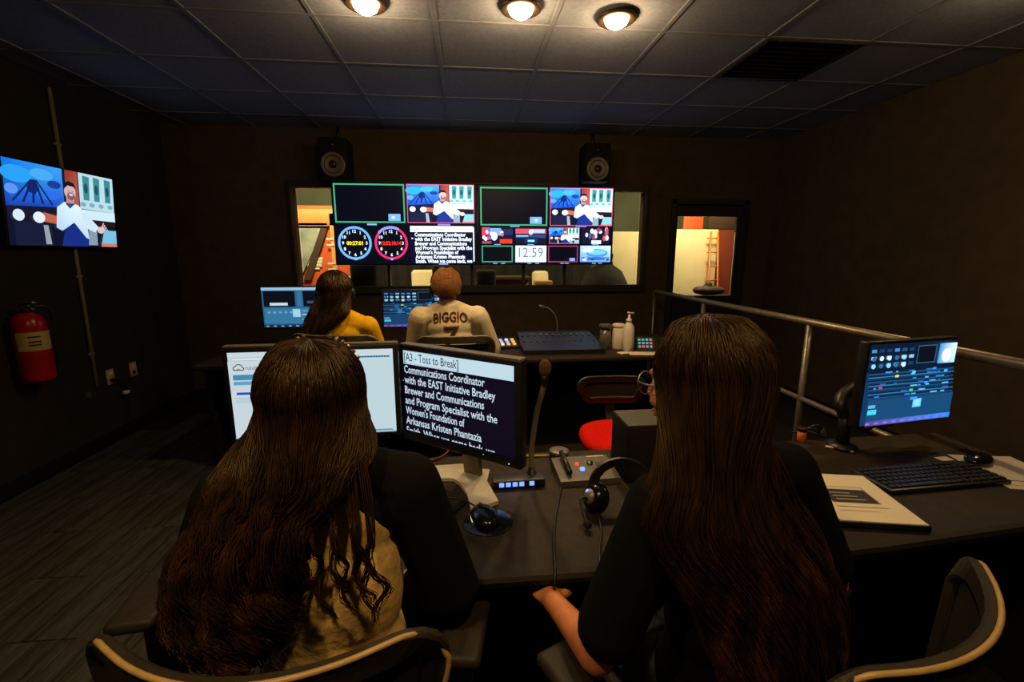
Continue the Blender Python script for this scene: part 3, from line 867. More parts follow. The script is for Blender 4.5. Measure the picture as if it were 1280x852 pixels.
def left_wall(c, X, Y):
    c.frame(X(418), Y(277), X(505), Y(228), 0.014, GREEN)
    c.rect(X(484), Y(274.5), X(499), Y(265.5), (110, 156, 220)); c.ellipse(X(490), Y(270), .018, .014, (180, 206, 240), 10)
    c.rect(X(457), Y(280), X(469), Y(278), PALE)
    presenter(c, X(508), Y(277), X(593) - X(508), Y(228) - Y(277), False)
    c.frame(X(508), Y(277), X(593), Y(228), 0.007, (190, 80, 120))
    c.rect(X(546), Y(280), X(562), Y(278), (150, 120, 180))
    for cx, rc, tx, tc in ((441, (98, 160, 230), '00:27:01', (236, 214, 30)), (486.5, (206, 40, 96), '12:52:10:14', (236, 50, 40))):
        c.ring(X(cx), Y(303), 0.138, 0.160, rc)
        if cx > 450:
            L = c.L
            for k in range(8):
                a = R(60 + 10 * k); b = R(70 + 10 * k); c.L = L
                c.poly([(X(cx) + .139 * math.cos(a), Y(303) + .139 * math.sin(a)), (X(cx) + .163 * math.cos(a), Y(303) + .163 * math.sin(a)), (X(cx) + .163 * math.cos(b), Y(303) + .163 * math.sin(b)), (X(cx) + .139 * math.cos(b), Y(303) + .139 * math.sin(b))], (120, 140, 220))
        for k in range(12):
            a = 2 * PI * k / 12
            c.text(str(12 - (k - 3) % 12 if (k - 3) % 12 else 12), X(cx) + 0.112 * math.cos(a), Y(303) + 0.112 * math.sin(a) - 0.014, 0.042, (206, 226, 244), align='C', bold=0.02)
        c.text(tx, X(cx), Y(303) - 0.018, 0.05, tc, width=0.155 if cx < 450 else 0.19, align='C', bold=0.03)
        c.rect(X(cx) - .012, Y(325), X(cx) + .012, Y(323), PALE)
    c.rect(X(510), Y(329), X(593), Y(281), (6, 10, 34))
    c.rect(X(511), Y(288.5), X(591), Y(281), (232, 240, 248))
    c.text('[A3 - Toss to Break]', X(516), Y(287.4), 0.05, (130, 140, 160), width=0.30, bold=0.01)
    for k, s in enumerate(PROMPT):
        c.text(s, X(516.5), Y(294.2 + 5.75 * k), 0.052, (226, 236, 248), width=[.50, .56, .51, .56, .425, .49, .56][k], bold=0.03)
    c.poly([(X(512.5), Y(298)), (X(515), Y(296.8)), (X(512.5), Y(295.6))], (226, 236, 248))
    c.rect(X(590.8), Y(327), X(592.4), Y(282), (200, 214, 232))
    c.rect(X(546), Y(331), X(558), Y(329.3), PALE)
def right_wall(c, X, Y):
    c.frame(X(600), Y(279.5), X(684), Y(230), 0.014, GREEN)
    c.rect(X(662), Y(277), X(677), Y(268), (110, 156, 220)); c.ellipse(X(670), Y(272.5), .018, .014, (180, 206, 240), 10)
    c.rect(X(637), Y(281), X(649), Y(279.8), PALE)
    presenter(c, X(687), Y(279.5), X(767) - X(687), Y(230) - Y(279.5), False)
    c.frame(X(687), Y(279.5), X(767), Y(230), 0.007, (200, 80, 110))
    c.rect(X(720), Y(281), X(734), Y(279.8), (150, 120, 180))
    for u0, u1, kd in ((601.5, 640, 'wide'), (643.5, 682, 'anchor'), (727.5, 764, 'crowd')):
        mini(c, X(u0), Y(303.5), X(u1) - X(u0), Y(282) - Y(303.5), kd)
        c.rect(X((u0 + u1) / 2 - 4), Y(305), X((u0 + u1) / 2 + 4), Y(304), PALE)
    presenter(c, X(685.5), Y(303.5), X(724) - X(685.5), Y(282) - Y(303.5), False)
    c.frame(X(685.5), Y(303.5), X(724), Y(282), 0.006, (200, 80, 110))
    c.frame(X(601), Y(328), X(639.5), Y(306), 0.010, GREEN)
    c.rect(X(643), Y(328), X(682), Y(306), (206, 224, 240)); c.text('12:59', X(662.5), Y(321.2), 0.135, (92, 112, 136), width=0.245, align='C')
    c.frame(X(684.5), Y(328), X(722.5), Y(306), 0.009, (150, 56, 96)); c.rect(X(712), Y(326.4), X(719), Y(322.5), (130, 150, 210))
    mini(c, X(725.5), Y(328), X(765) - X(725.5), Y(306) - Y(328), 'sky')
    for u in (615, 625, 658, 668, 700, 706, 741, 749):
        c.rect(X(u), Y(330), X(u + 5), Y(329), PALE)
vwall(-0.585, 'video wall display with two round timers and prompter text', 416, 595.5, left_wall)
vwall(0.815, 'video wall display with the 12:59 clock tile and small pictures', 597.5, 769, right_wall)

# ================================================================== RAILING
t = thing('handrail', (1.95, 2.4, 0), 0, 'grey tubular handrail with a lower bar beside the rear desk', 'railing')
MB().tube(spline([(0, 2.20, 1.03), (0, 2.195, 1.065), (0, 2.16, 1.075), (0, 1.9, 1.075)], 4) + [V((0, -2.4, 1.075))], 0.021, 14).build('top_rail', M['rail'], t)
MB().cyl((0, 2.2, 0.62), (0, -2.4, 0.62), 0.016, n=12).build('lower_rail', M['rail'], t)
for y in (2.2, 1.19, 0.0, -1.2, -2.3):
    p = MB().cyl((0, y, 0), (0, y, 1.06), 0.017 if y < 2 else 0.015, n=12).build('post', M['rail'], t)
    MB().lathe([(0.045, 0.0), (0.045, 0.008), (0.022, 0.016), (0.019, 0.03)], 16, mat=Matrix.Translation((0, y, 0.001))).build('floor_flange', M['rail'], p)

# ================================================================== DESKS
t = thing('rear_desk', (0.45, 1.33, 0), 0, 'long dark rear desk with a rounded front edge, nearest the two women', 'desk')
def L(x, y): return (x - 0.45, y - 1.33)
near = [(-0.44, 0.97), (0.62, 0.965), (1.05, 0.985), (1.90, 1.065)]
MB().prism([L(*p) for p in near] + [L(1.90, 1.585), L(1.2, 1.56), L(-0.78, 1.545)], 0.705, 0.74).build('desktop', M['desk'], t)
prof = [(-0.002, -0.035), (0.040, -0.035), (0.056, -0.028), (0.060, -0.012), (0.054, -0.003), (0.040, 0.0005), (-0.002, 0.0005)]
pts = [L(-0.44, 0.97), L(-0.2, 0.968), L(0.62, 0.965), L(0.85, 0.973), L(1.05, 0.985), L(1.90, 1.065)]
MB().sweep([(x, y, 0.74) for x, y in pts], prof, smooth=False).build('front_edge', M['desk_edge'], t)
MB().box((0.13, 0.17, 0.35), (2.55, 0.02, 0.70)).build('modesty_panel', M['black_matte'], t)
for x in (-1.02, -0.05, 1.41):
    MB().box((x, -0.02, 0.3525), (0.03, 0.38, 0.705)).build('side_panel', M['black_matte'], t)

t = thing('front_desk', (0.0, 3.5, 0), 0, 'long dark front desk below the studio window', 'desk')
MB().box((-0.05, 0.02, 0.7225), (3.5, 0.90, 0.035), bevel=0.008).build('desktop', M['desk'], t)
MB().box((-0.05, 0.36, 0.35), (3.3, 0.02, 0.70)).build('modesty_panel', M['black_matte'], t)
for x in (-1.75, 0.4, 1.66):
    MB().box((x, 0.02, 0.3525), (0.03, 0.75, 0.705)).build('side_panel', M['black_matte'], t)

# ================================================================== CHAIRS
def rrect(hw, zt, zb, r, n=5):
    pts = []
    for cx, cz, a0 in ((hw - r, zt - r, 0), (-hw + r, zt - r, 90), (-hw * 0.86 + r, zb + r, 180), (hw * 0.86 - r, zb + r, 270)):
        for k in range(n + 1):
            a = R(a0 + 90 * k / n)
            pts.append((cx + r * math.cos(a), cz + r * math.sin(a)))
    return pts
def office_chair(x, y, yaw, label, arms=((-0.31, 0.10, 0), (0.31, 0.10, 0)), group='task chairs', top=0.92, hw=0.245, fabric='mesh', rail='chair_rail', seat_h=0.47, arm_z=0.665, seat_mat=None, bow=0.085, back_y=-0.30, rake=0.10, trim=0, pad=0.095):
    t = thing('office_chair', (x, y, 0), R(yaw), label, 'chair', group)
    def by(px, pz): return back_y + bow * (px / hw) ** 2 - rake * (pz - 0.7)
    loop = rrect(hw, top, seat_h + 0.10, 0.05)
    dense = []
    for i in range(len(loop)):
        a, b = loop[i], loop[(i + 1) % len(loop)]
        m = max(1, int(math.hypot(a[0] - b[0], a[1] - b[1]) / 0.04))
        for k in range(m):
            dense.append((a[0] + (b[0] - a[0]) * k / m, a[1] + (b[1] - a[1]) * k / m))
    pr = [(-0.022, -0.004), (-0.018, -0.009), (0.018, -0.009), (0.023, -0.004), (0.023, 0.004), (0.018, 0.009), (-0.018, 0.009), (-0.022, 0.004)]
    MB().sweep([(px, by(px, pz), pz) for px, pz in dense], pr, up=(0, 1, 0), closed=True, smooth=False).build('backrest_frame', M[rail], t)
    if trim:  # trim: pale tube painted as light glinting along the rail edge
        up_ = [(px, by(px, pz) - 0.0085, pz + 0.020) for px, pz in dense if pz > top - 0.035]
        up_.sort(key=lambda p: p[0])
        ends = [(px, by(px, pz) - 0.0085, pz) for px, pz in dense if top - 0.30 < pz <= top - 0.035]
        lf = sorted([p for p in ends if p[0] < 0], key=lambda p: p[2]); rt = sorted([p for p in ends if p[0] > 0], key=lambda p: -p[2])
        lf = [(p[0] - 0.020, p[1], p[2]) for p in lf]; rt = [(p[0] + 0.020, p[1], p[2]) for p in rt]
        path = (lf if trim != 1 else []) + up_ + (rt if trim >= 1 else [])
        MB().tube(spline(path, 2), 0.0042, 8).build('edge_highlight', M['rail_highlight'], t)
    g = MB(); nx, nz = 12, 10; vs = []
    for j in range(nz + 1):
        pz = seat_h + 0.12 + (top - 0.03 - seat_h - 0.12) * j / nz
        k = (pz - seat_h - 0.1) / (top - seat_h - 0.1)
        w_ = (hw - 0.02) * (0.86 + 0.14 * k)
        for i in range(nx + 1):
            px = -w_ + 2 * w_ * i / nx
            vs.append((px, by(px, pz) + 0.004, pz))
    g.add(vs, [(j * (nx + 1) + i, j * (nx + 1) + i + 1, (j + 1) * (nx + 1) + i + 1, (j + 1) * (nx + 1) + i) for j in range(nz) for i in range(nx)], 0, True)
    g.build('back_mesh', M[fabric], t)
    if seat_mat is None:
        MB().box((0, 0.0, seat_h - 0.035), (0.48, 0.46, 0.07), bevel=0.032, seg=4).build('seat', M['black_cloth'], t)
    else:
        q = MB(); n = 40; vs = []; rows = [(0.80, -0.075), (0.96, -0.065), (1.0, -0.035), (0.97, -0.010), (0.85, 0.004), (0.5, 0.008), (0.02, 0.008)]
        for k_, z_ in rows:
            for i in range(n):
                a = 2 * PI * i / n; ca, sa = math.cos(a), math.sin(a)
                rr_ = 1 / (abs(ca) ** 2.6 + abs(sa) ** 2.6) ** (1 / 2.6)
                vs.append((0.245 * k_ * rr_ * ca, 0.235 * k_ * rr_ * sa, seat_h + z_))
        fs = [(j * n + i, j * n + (i + 1) % n, (j + 1) * n + (i + 1) % n, (j + 1) * n + i) for j in range(len(rows) - 1) for i in range(n)]
        fs += [tuple(range(n - 1, -1, -1)), tuple((len(rows) - 1) * n + i for i in range(n))]
        q.add(vs, fs, 0, True).build('seat', M[seat_mat], t)
    MB().sweep(spline([(0, -0.05, seat_h - 0.085), (0, -0.22, seat_h - 0.08), (0, by(0, 0.55) - 0.03, 0.52), (0, by(0, 0.66) - 0.015, 0.66)], 5), [(-0.03, -0.012), (0.03, -0.012), (0.03, 0.012), (-0.03, 0.012)], up=(0, 1, 0.3)).build('back_support', M['black'], t)
    for arm in arms:
        ax, ay, aw = arm[:3]; az_ = arm_z + (arm[3] if len(arm) > 3 else 0)
        sgn = 1 if ax > 0 else -1
        a = MB().box((ax, ay, az_ - 0.014), (pad, 0.26, 0.03), rot=(0, 0, R(aw)), bevel=0.014, seg=4).build('armrest', M[rail], t)
        MB().sweep(spline([(sgn * 0.20, 0.02, seat_h - 0.075), (sgn * 0.27, 0.02, seat_h - 0.07), (ax * 0.98, ay - 0.02, seat_h), (ax, ay - 0.02, az_ - 0.03)], 6), [(-0.014, -0.03), (0.014, -0.03), (0.014, 0.03), (-0.014, 0.03)], up=(0, 1, 0)).build('arm_post', M['chair_rail'], a)
    MB().cyl((0, 0, 0.10), (0, 0, seat_h - 0.08), 0.028, 0.024, n=14).build('column', M['black'], t)
    MB().box((0, 0, seat_h - 0.085), (0.22, 0.26, 0.03), bevel=0.01).build('tilt_plate', M['black'], t)
    for k in range(5):
        a = R(90 + 72 * k)
        ca, sa = math.cos(a), math.sin(a)
        l = MB().cyl((ca * 0.02, sa * 0.02, 0.115), (ca * 0.29, sa * 0.29, 0.075), 0.026, 0.014, n=8).build('base_leg', M['black'], t)
        rot = Matrix.Translation((ca * 0.28, sa * 0.28, 0.03)) @ Matrix.Rotation(a, 4, 'Z') @ Matrix.Rotation(R(90), 4, 'X')
        MB().lathe([(0.02, -0.022), (0.029, -0.018), (0.029, 0.018), (0.02, 0.022)], 14, mat=rot).build('caster', M['black_gloss'], l)
    return t
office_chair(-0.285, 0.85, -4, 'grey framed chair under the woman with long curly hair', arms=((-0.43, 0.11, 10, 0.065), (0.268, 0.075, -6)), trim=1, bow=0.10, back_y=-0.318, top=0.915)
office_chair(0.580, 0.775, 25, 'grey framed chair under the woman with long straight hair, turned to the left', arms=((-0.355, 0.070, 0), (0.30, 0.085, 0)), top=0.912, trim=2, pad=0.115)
office_chair(-0.70, 2.80, -12, 'grey framed chair behind the woman in the yellow shirt', top=1.005, rail='chair_trim_dull', back_y=-0.27, arms=((-0.30, 0.10, 0), (0.30, 0.10, 0)))
office_chair(-0.075, 2.90, 0, 'grey framed chair behind the man in the white jersey', top=0.975, rail='chair_trim_dull', back_y=-0.29, hw=0.215, bow=0.04, arms=((-0.30, 0.10, 0), (0.30, 0.10, 0)))
office_chair(0.865, 2.35, 178, 'empty chair with a bright red seat, between the two desks', arms=(), top=0.70, hw=0.20, rail='black', seat_mat='red_fabric', back_y=-0.30, group=None, bow=0.03)

# ================================================================== SCREENS ON THE DESKS
def monitor(label, x, y, zc, yaw, w, h, canvas, tilt=0, bezel=0.016, gain=1.0, base_z=0.74, stand='plate', group='desktop monitors', shell='black'):
    t = thing('desktop_monitor', (x, y, base_z), R(yaw), label, 'monitor', group)
    tr = (R(tilt), 0, 0)
    z = zc - base_z
    b = MB().box((0, 0.018, z), (w + 2 * bezel, 0.034, h + 2 * bezel), rot=tr, bevel=0.005)
    b.box((0, 0.048, z), (w * 0.6, 0.04, h * 0.6), rot=tr, bevel=0.012)
    b.build('housing', M[shell], t)
    if bezel > 0.012:
        MB().box((0, 0.018, z + h / 2 + bezel + 0.0012), (w + 2 * bezel - 0.006, 0.030, 0.003), rot=tr).build('top_strip', M['silver'], t)
    o = canvas.build('screen_picture', t, (0, 0.0002, z), tr, gain=gain)
    o.scale = (w / canvas.w, 1, h / canvas.h)
    if stand == 'plate':
        MB().box((0, 0.075, z / 2), (0.06, 0.022, z + 0.06), bevel=0.006).build('stand_neck', M['silver'], t)
        MB().box((0, 0.02, 0.006), (0.26, 0.19, 0.012), bevel=0.005).build('stand_base', M['silver'], t)
    return t

# web page
c = Canvas(0.51, 0.285, (206, 230, 238), step=0.0002)
c.rect(0, 0.270, 0.51, 0.285, (216, 232, 240)); c.rect(0.01, 0.258, 0.50, 0.268, (232, 242, 246)); c.frame(0.01, 0.258, 0.22, 0.268, 0.001, (130, 160, 180))
c.rect(0.39, 0.258, 0.50, 0.264, (120, 178, 204))
for k in range(12):
    c.rect(0.392 + 0.009 * k, 0.2585, 0.399 + 0.009 * k, 0.2635, (50, 96, 130))
c.rect(0, 0, 0.12, 0.256, (214, 230, 238))
for ex, ey, er in ((0.022, 0.235, 0.009), (0.032, 0.240, 0.011), (0.040, 0.234, 0.008)):
    c.ellipse(ex, ey, er, er * 0.8, (60, 74, 90))
for ex, ey, er in ((0.0225, 0.235, 0.0065), (0.032, 0.2395, 0.0085), (0.0395, 0.234, 0.0055)):
    c.ellipse(ex, ey, er, er * 0.75, (214, 230, 238))
c.rect(0.016, 0.2275, 0.045, 0.230, (60, 74, 90))
c.text('rundown', 0.052, 0.229, 0.020, (90, 104, 120), width=0.06)
c.rect(0.012, 0.196, 0.15, 0.214, (74, 152, 190)); c.rect(0.012, 0.180, 0.15, 0.192, (110, 172, 204))
c.rect(0.018, 0.148, 0.075, 0.156, (40, 80, 206)); c.rect(0.012, 0.120, 0.10, 0.140, (200, 220, 230))
c.rect(0.12, 0.012, 0.505, 0.250, (204, 230, 236)); c.rect(0.02, 0.006, 0.50, 0.011, (96, 164, 196)); c.rect(0.0, 0.0, 0.51, 0.004, (150, 186, 204))
for k in range(6):
    c.rect(0.14, 0.225 - 0.03 * k, 0.14 + 0.05 * (2 + k % 3), 0.228 - 0.03 * k, (150, 182, 196))
monitor('monitor showing a pale web page, behind the curly haired woman', -0.472, 1.40, 1.038, 2, 0.478, 0.268, c, tilt=0, gain=0.50)

# prompter page
W_, H_ = 0.425, 0.285
c = Canvas(W_, H_, (14, 8, 26), step=0.00015)
c.rect(0.004, 0.238, W_ - 0.006, 0.282, (198, 226, 238)); c.frame(0.005, 0.240, 0.228, 0.281, 0.0008, (120, 140, 160))
c.text('[A3 - Toss to Break]', 0.008, 0.249, 0.038, (24, 32, 48), width=0.218, bold=0.004)
wd = [0.315, 0.352, 0.312, 0.358, 0.240, 0.302, 0.350]
for k, s in enumerate(PROMPT):
    c.text(s, 0.006, 0.2085 - 0.0345 * k, 0.036, (204, 226, 240), width=wd[k], bold=0.014)
c.poly([(0.001, 0.180), (0.004, 0.182), (0.001, 0.184)], (204, 226, 240))
c.rect(0, 0, W_, 0.0135, (6, 5, 12))
t = thing('desktop_monitor', (-0.042, 1.332, 0.74), R(-36.7), 'monitor showing white prompter text on black, angled on the rear desk', 'monitor', 'desktop monitors')
z = 0.273
b = MB().box((0, 0.02, z), (0.458, 0.036, 0.322), bevel=0.005); b.box((0, 0.05, z), (0.30, 0.05, 0.22), bevel=0.014)
b.build('housing', M['black'], t)
MB().box((0, 0.021, z + 0.1617), (0.450, 0.034, 0.004)).build('top_strip', M['silver'], t)
c.build('screen_picture', t, (0.0, 0.0012, z + 0.004), gain=0.56)
MB().ell((0.19, 0.001, z - 0.149), (0.002, 0.0015, 0.002)).build('power_light', M['led_white'], t)
def Lw(x, y):
    dx, dy = x + 0.042, y - 1.332; a = R(36.7)
    return (dx * math.cos(a) - dy * math.sin(a), dx * math.sin(a) + dy * math.cos(a))
MB().prism([Lw(*p) for p in [(-0.195, 1.455), (-0.03, 1.468), (0.035, 1.425), (0.065, 1.415), (0.052, 1.34), (0.080, 1.215), (0.0, 1.180), (-0.012, 1.27), (-0.035, 1.335), (-0.055, 1.365), (-0.195, 1.38)]], 0.001, 0.012).build('stand_base', M['white_metal'], t)
px, py = Lw(0.01, 1.395)
MB().sweep([(px, py, 0.01), (px * 0.8, py * 0.9, 0.08), (px * 0.5, 0.06, 0.20), (px * 0.3, 0.055, 0.27)], [(-0.032, -0.008), (0.032, -0.008), (0.032, 0.008), (-0.032, 0.008)], up=(0, 1, 0.2)).build('stand_neck', M['silver'], t)

# dark blue switching software
def software(w, h, seed):
    rr = random.Random(seed)
    c = Canvas(w, h, None or (12, 44, 78), step=0.0002)
    def r(a, b, a2, b2, col): c.rect(a * w, b * h, a2 * w, b2 * h, col)
    r(0, 0.66, 1, 1, (8, 20, 40))
    for j in range(3):
        for i in range(6):
            r(.02 + .085 * i, .90 - .085 * j, .075 + .085 * i, .94 - .085 * j, rr.choice([(150, 190, 214), (60, 120, 170), (30, 70, 110), (120, 170, 200), (20, 50, 80)]))
    for j in range(2):
        for i in range(5):
            c.ellipse((.045 + .085 * i) * w, (.83 - .09 * j) * h, .024 * w, .03 * h, rr.choice([(120, 190, 220), (180, 214, 230), (40, 90, 130)]), 10)
    c.frame(.53 * w, .74 * h, .75 * w, .96 * h, .006 * w, (40, 96, 110)); r(.545, .755, .735, .945, (8, 12, 22))
    c.poly([(.78 * w, .72 * h), (.99 * w, .72 * h), (.99 * w, .97 * h), (.78 * w, .97 * h)], None, [(60, 130, 190), (170, 206, 226), (200, 226, 240), (30, 120, 190)])
    c.ellipse(.88 * w, .82 * h, .06 * w, .09 * h, (206, 226, 238), 10)
    for k, y in enumerate((.64, .60, .545, .50, .455, .40, .355)):
        r(.0, y, 1, y + .012, (46, 104, 140) if k % 2 else (24, 70, 110))
        r(.0, y + .014, 1, y + .030, (6, 22, 44))
        for q in range(5):
            a = rr.uniform(.05, .9)
            r(a, y + .012, a + rr.uniform(.02, .08), y + .028, rr.choice([(60, 140, 220), (40, 110, 190), (90, 170, 200), (30, 90, 150)]))
    for a, b, col in ((.27, .60, (200, 190, 60)), (.46, .635, (60, 190, 190)), (.10, .47, (190, 50, 90)), (.46, .41, (60, 180, 110)), (.70, .66, (50, 110, 230)), (.84, .62, (70, 150, 230)), (.62, .49, (60, 120, 220))):
        r(a, b, a + .04, b + .03, col)
    r(0, .09, 1, .345, (18, 62, 98)); r(.01, .16, .11, .22, (60, 180, 214)); r(.01, .24, .09, .28, (90, 150, 180))
    r(.52, .20, .62, .31, (84, 168, 224)); r(.535, .215, .605, .295, (120, 190, 230)); r(.48, .30, .56, .335, (50, 130, 220))
    c.poly([(0, .02 * h), (w, .02 * h), (w, .085 * h), (0, .085 * h)], None, [(96, 40, 110), (40, 100, 210), (50, 120, 220), (70, 50, 120)])
    for q in range(10):
        a = q * .1; r(a, .035, a + .05, .06, (90, 110, 180))
    return c
def switcher(w, h):
    c = Canvas(w, h, (38, 96, 134), step=0.0003)
    def r(a, b, a2, b2, col): c.rect(a * w, b * h, a2 * w, b2 * h, col)
    r(0, .93, 1, 1, (150, 190, 214)); r(.02, .52, .44, .91, (10, 14, 26)); r(.47, .52, .53, .91, (60, 110, 150)); r(.55, .52, .98, .91, (10, 14, 26))
    r(.10, .55, .34, .62, (196, 214, 226)); r(.60, .60, .8, .66, (60, 80, 100))
    r(.02, .10, .98, .48, (52, 116, 158))
    for k in range(5):
        c.ellipse((.08 + .075 * k) * w, .38 * h, .02 * w, .03 * h, (110, 160, 190), 10)
    r(.40, .26, .50, .46, (160, 206, 226)); r(.52, .30, .95, .34, (130, 180, 206)); r(.52, .40, .95, .43, (100, 160, 196)); r(.52, .18, .95, .21, (100, 150, 186))
    r(0, 0, 1, .07, (24, 40, 66))
    for k in range(9):
        r(.03 + .1 * k, .02, .07 + .1 * k, .05, (130, 160, 190))
    return c
monitor('monitor with dark blue editing software at the right end of the rear desk', 1.577, 1.435, 1.005, 9, 0.405, 0.295, software(0.405, 0.295, 3), tilt=0, bezel=0.010, stand=None, gain=0.95)
t = [o for o in bpy.data.objects if o.get('label', '').startswith('monitor with dark blue editing')][0]
MB().lathe([(0.05, 0.001), (0.05, 0.012), (0.018, 0.02)], 18, mat=Matrix.Translation((-0.165, 0.08, 0))).cyl((-0.165, 0.08, 0.01), (-0.165, 0.08, 0.15), 0.022).build('stand_pole', M['black'], t)
MB().tube(spline([(-0.165, 0.08, 0.12), (-0.185, 0.09, 0.165), (-0.15, 0.11, 0.20), (-0.06, 0.11, 0.235), (0, 0.06, 0.25)], 6), 0.022, 10).build('swing_arm', M['black'], t)
MB().tube(spline([(-0.14, 0.05, 0.10), (-0.10, 0.05, 0.075), (-0.05, 0.05, 0.09), (-0.01, 0.05, 0.085), (0.03, 0.04, 0.10), (0.04, 0.05, 0.16)], 6), 0.006, 8).build('grey_lead', M['grey_plastic'], t)
monitor('monitor with large dark preview panes, left of the woman in yellow', -1.235, 3.5, 1.07, 0, 0.53, 0.295, switcher(0.53, 0.295), bezel=0.010, gain=0.62)
monitor('monitor with dark blue software just left of the man in the jersey', -0.385, 3.5, 1.05, 0, 0.49, 0.275, software(0.49, 0.275, 8), bezel=0.010, gain=0.68)

# ================================================================== THINGS ON THE REAR DESK
ZD = 0.7402
def mouse(x, y, yaw, label, lit, z=ZD, pad=False):
    t = thing('computer_mouse', (x, y, z), R(yaw), label, 'mouse')
    m = MB()
    m.ell((0, 0, 0.012), (0.036, 0.056, 0.024), nu=20, nv=12)
    o = m.fused('shell', M['black_gloss'], t, (0, 0, 0), 0.003, 2)
    for v in o.data.vertices:
        if v.co.z < 0.001: v.co.z = 0.001
    MB().box((0, 0.034, 0.032), (0.008, 0.018, 0.008), rot=(R(-25), 0, 0), bevel=0.003).build('scroll_wheel', M['grey_plastic'], t)
    if lit:
        MB().tube([(0.034 * math.cos(R(a)), 0.054 * math.sin(R(a)), 0.004) for a in range(70, 185, 12)], 0.0022, 6).build('light_strip', M['yellow_glow'], t)
    return t
M['yellow_glow'] = emat('yellow_green_glow', (0.75, 0.72, 0.08, 1), 0.9)
t = mouse(0.036, 1.135, 18, 'black mouse with a yellow lit rim at the foot of the prompter monitor', True)
MB().tube(spline([(-0.005, 0.055, 0.012), (-0.03, 0.10, 0.016), (-0.09, 0.14, 0.016), (-0.17, 0.16, 0.008), (-0.24, 0.26, 0.006)], 6), 0.0022, 8).build('cord', M['black'], t)
t = thing('mouse_mat', (0.045, 1.13, ZD), R(10), 'round black mat under the lit mouse', 'mat')
MB().lathe([(0.066, 0), (0.068, 0.001), (0.066, 0.002), (0.0, 0.002)], 28).build('pad', M['black_gloss'], t)
for o in bpy.data.objects:
    if o.name == 'computer_mouse': o.location.z += 0.0022

t = thing('flat_keypad', (-0.140, 1.183, ZD), R(-32), 'flat black notebook with a red mark, between the curly haired woman and the mouse', 'notebook')
MB().box((0, 0, 0.008), (0.17, 0.22, 0.014), bevel=0.004).build('cover', M['black'], t)
MB().box((0, 0, 0.016), (0.155, 0.205, 0.002), bevel=0.0008).build('face', M['desk'], t)
MB().box((0.0, 0.06, 0.0175), (0.035, 0.007, 0.001)).build('red_mark', M['red_cable'], t)
t.name = 'notebook'

t = thing('key_panel', (0.150, 1.315, ZD), R(2), 'low black panel with blue lit keys under the prompter monitor', 'controller')
MB().box((0, 0.01, 0.014), (0.165, 0.05, 0.026), bevel=0.003).build('case', M['black'], t)
for k, x in enumerate((-0.055, -0.034, -0.013, 0.008, 0.040)):
    MB().box((x, -0.0155, 0.016), (0.015, 0.004, 0.014), bevel=0.001).build('lit_key', M['led_blue'], t)

t = thing('gooseneck_microphone', (0.196, 1.345, ZD), 0, 'gooseneck microphone with a foam tip standing on the rear desk', 'microphone')
MB().lathe([(0.034, 0), (0.036, 0.006), (0.030, 0.020), (0.014, 0.028), (0.010, 0.05)], 20).build('base', M['black'], t)
MB().tube(spline([(0, 0, 0.04), (0.0, 0.0, 0.12), (0.012, -0.02, 0.24), (0.024, -0.05, 0.32), (0.026, -0.06, 0.345)], 8), 0.0085, 10).build('neck', M['pipe'], t)
MB().cyl((0.026, -0.06, 0.34), (0.027, -0.064, 0.372), 0.011).build('capsule', M['black'], t)
MB().ell((0.0275, -0.066, 0.392), (0.019, 0.019, 0.026)).build('foam_tip', pmat('tan_foam', rgb(120, 84, 30), rgb(70, 48, 18), 160, 0.95, 0.6), t)

t = thing('intercom_box', (0.375, 1.375, ZD), R(3), 'grey intercom box with red and blue lights, next to the microphone', 'intercom')
MB().prism([(-0.075, 0), (0.060, 0), (0.060, 0.036), (-0.06, 0.022), (-0.075, 0.018)], -0.098, 0.098, mat=Matrix(((0, 0, 1, 0), (1, 0, 0, 0), (0, 1, 0, 0), (0, 0, 0, 1)))).build('case', M['grey_plastic'], t)
def on_top(x, y): return 0.0225 + (y + 0.06) * (0.014 / 0.12)
for nm, x, y, r_, mt in (('red_lamp', -0.022, 0.008, 0.0065, 'led_red'), ('blue_lamp', -0.012, -0.022, 0.0085, 'led_blue'), ('knob', 0.024, 0.012, 0.010, 'chrome'), ('switch', -0.062, -0.01, 0.006, 'black')):
    MB().cyl((x, y, on_top(x, y) - 0.004), (x, y, on_top(x, y) + 0.007), r_, n=14).build(nm, M[mt], t)
g = MB()
for i in range(5):
    for j in range(3):
        g.box((0.046 + 0.009 * i, -0.012 + 0.012 * j, on_top(0, -0.012 + 0.012 * j)), (0.004, 0.007, 0.003))
g.build('speaker_slots', M['black'], t)
MB().box((0.055, 0.052, on_top(0, 0.052)), (0.06, 0.006, 0.002)).build('name_strip', M['paper'], t)
MB().cyl((-0.062, -0.05, 0.034), (-0.062, 0.06, 0.055), 0.009).build('connector', M['black'], t)

t = thing('metal_tin', (0.315, 1.492, ZD), 0, 'short metal tin behind the intercom box', 'tin')
MB().lathe([(0.030, 0), (0.034, 0.003), (0.034, 0.026)], 24).build('tin_body', M['bronze'], t)
MB().lathe([(0.0355, 0.024), (0.0355, 0.034), (0.030, 0.037), (0.002, 0.037)], 24).build('lid', M['silver'], t)
t = thing('lit_edge_rod', (0.215, 1.52, ZD), R(-3), 'thin yellow rod standing in for the lit back edge of the rear desk', 'lit_edge_rod')
MB().cyl((-0.08, 0, 0.0045), (0.06, 0, 0.0045), 0.004, n=6, smooth=False).build('barrel', M['lit_edge_yellow'], t)  # rod coloured like lamplight catching the back edge of the desk
MB().cyl((0.06, 0, 0.0045), (0.078, 0, 0.0045), 0.004, 0.0008, n=6).build('tip', M['cream'], t)

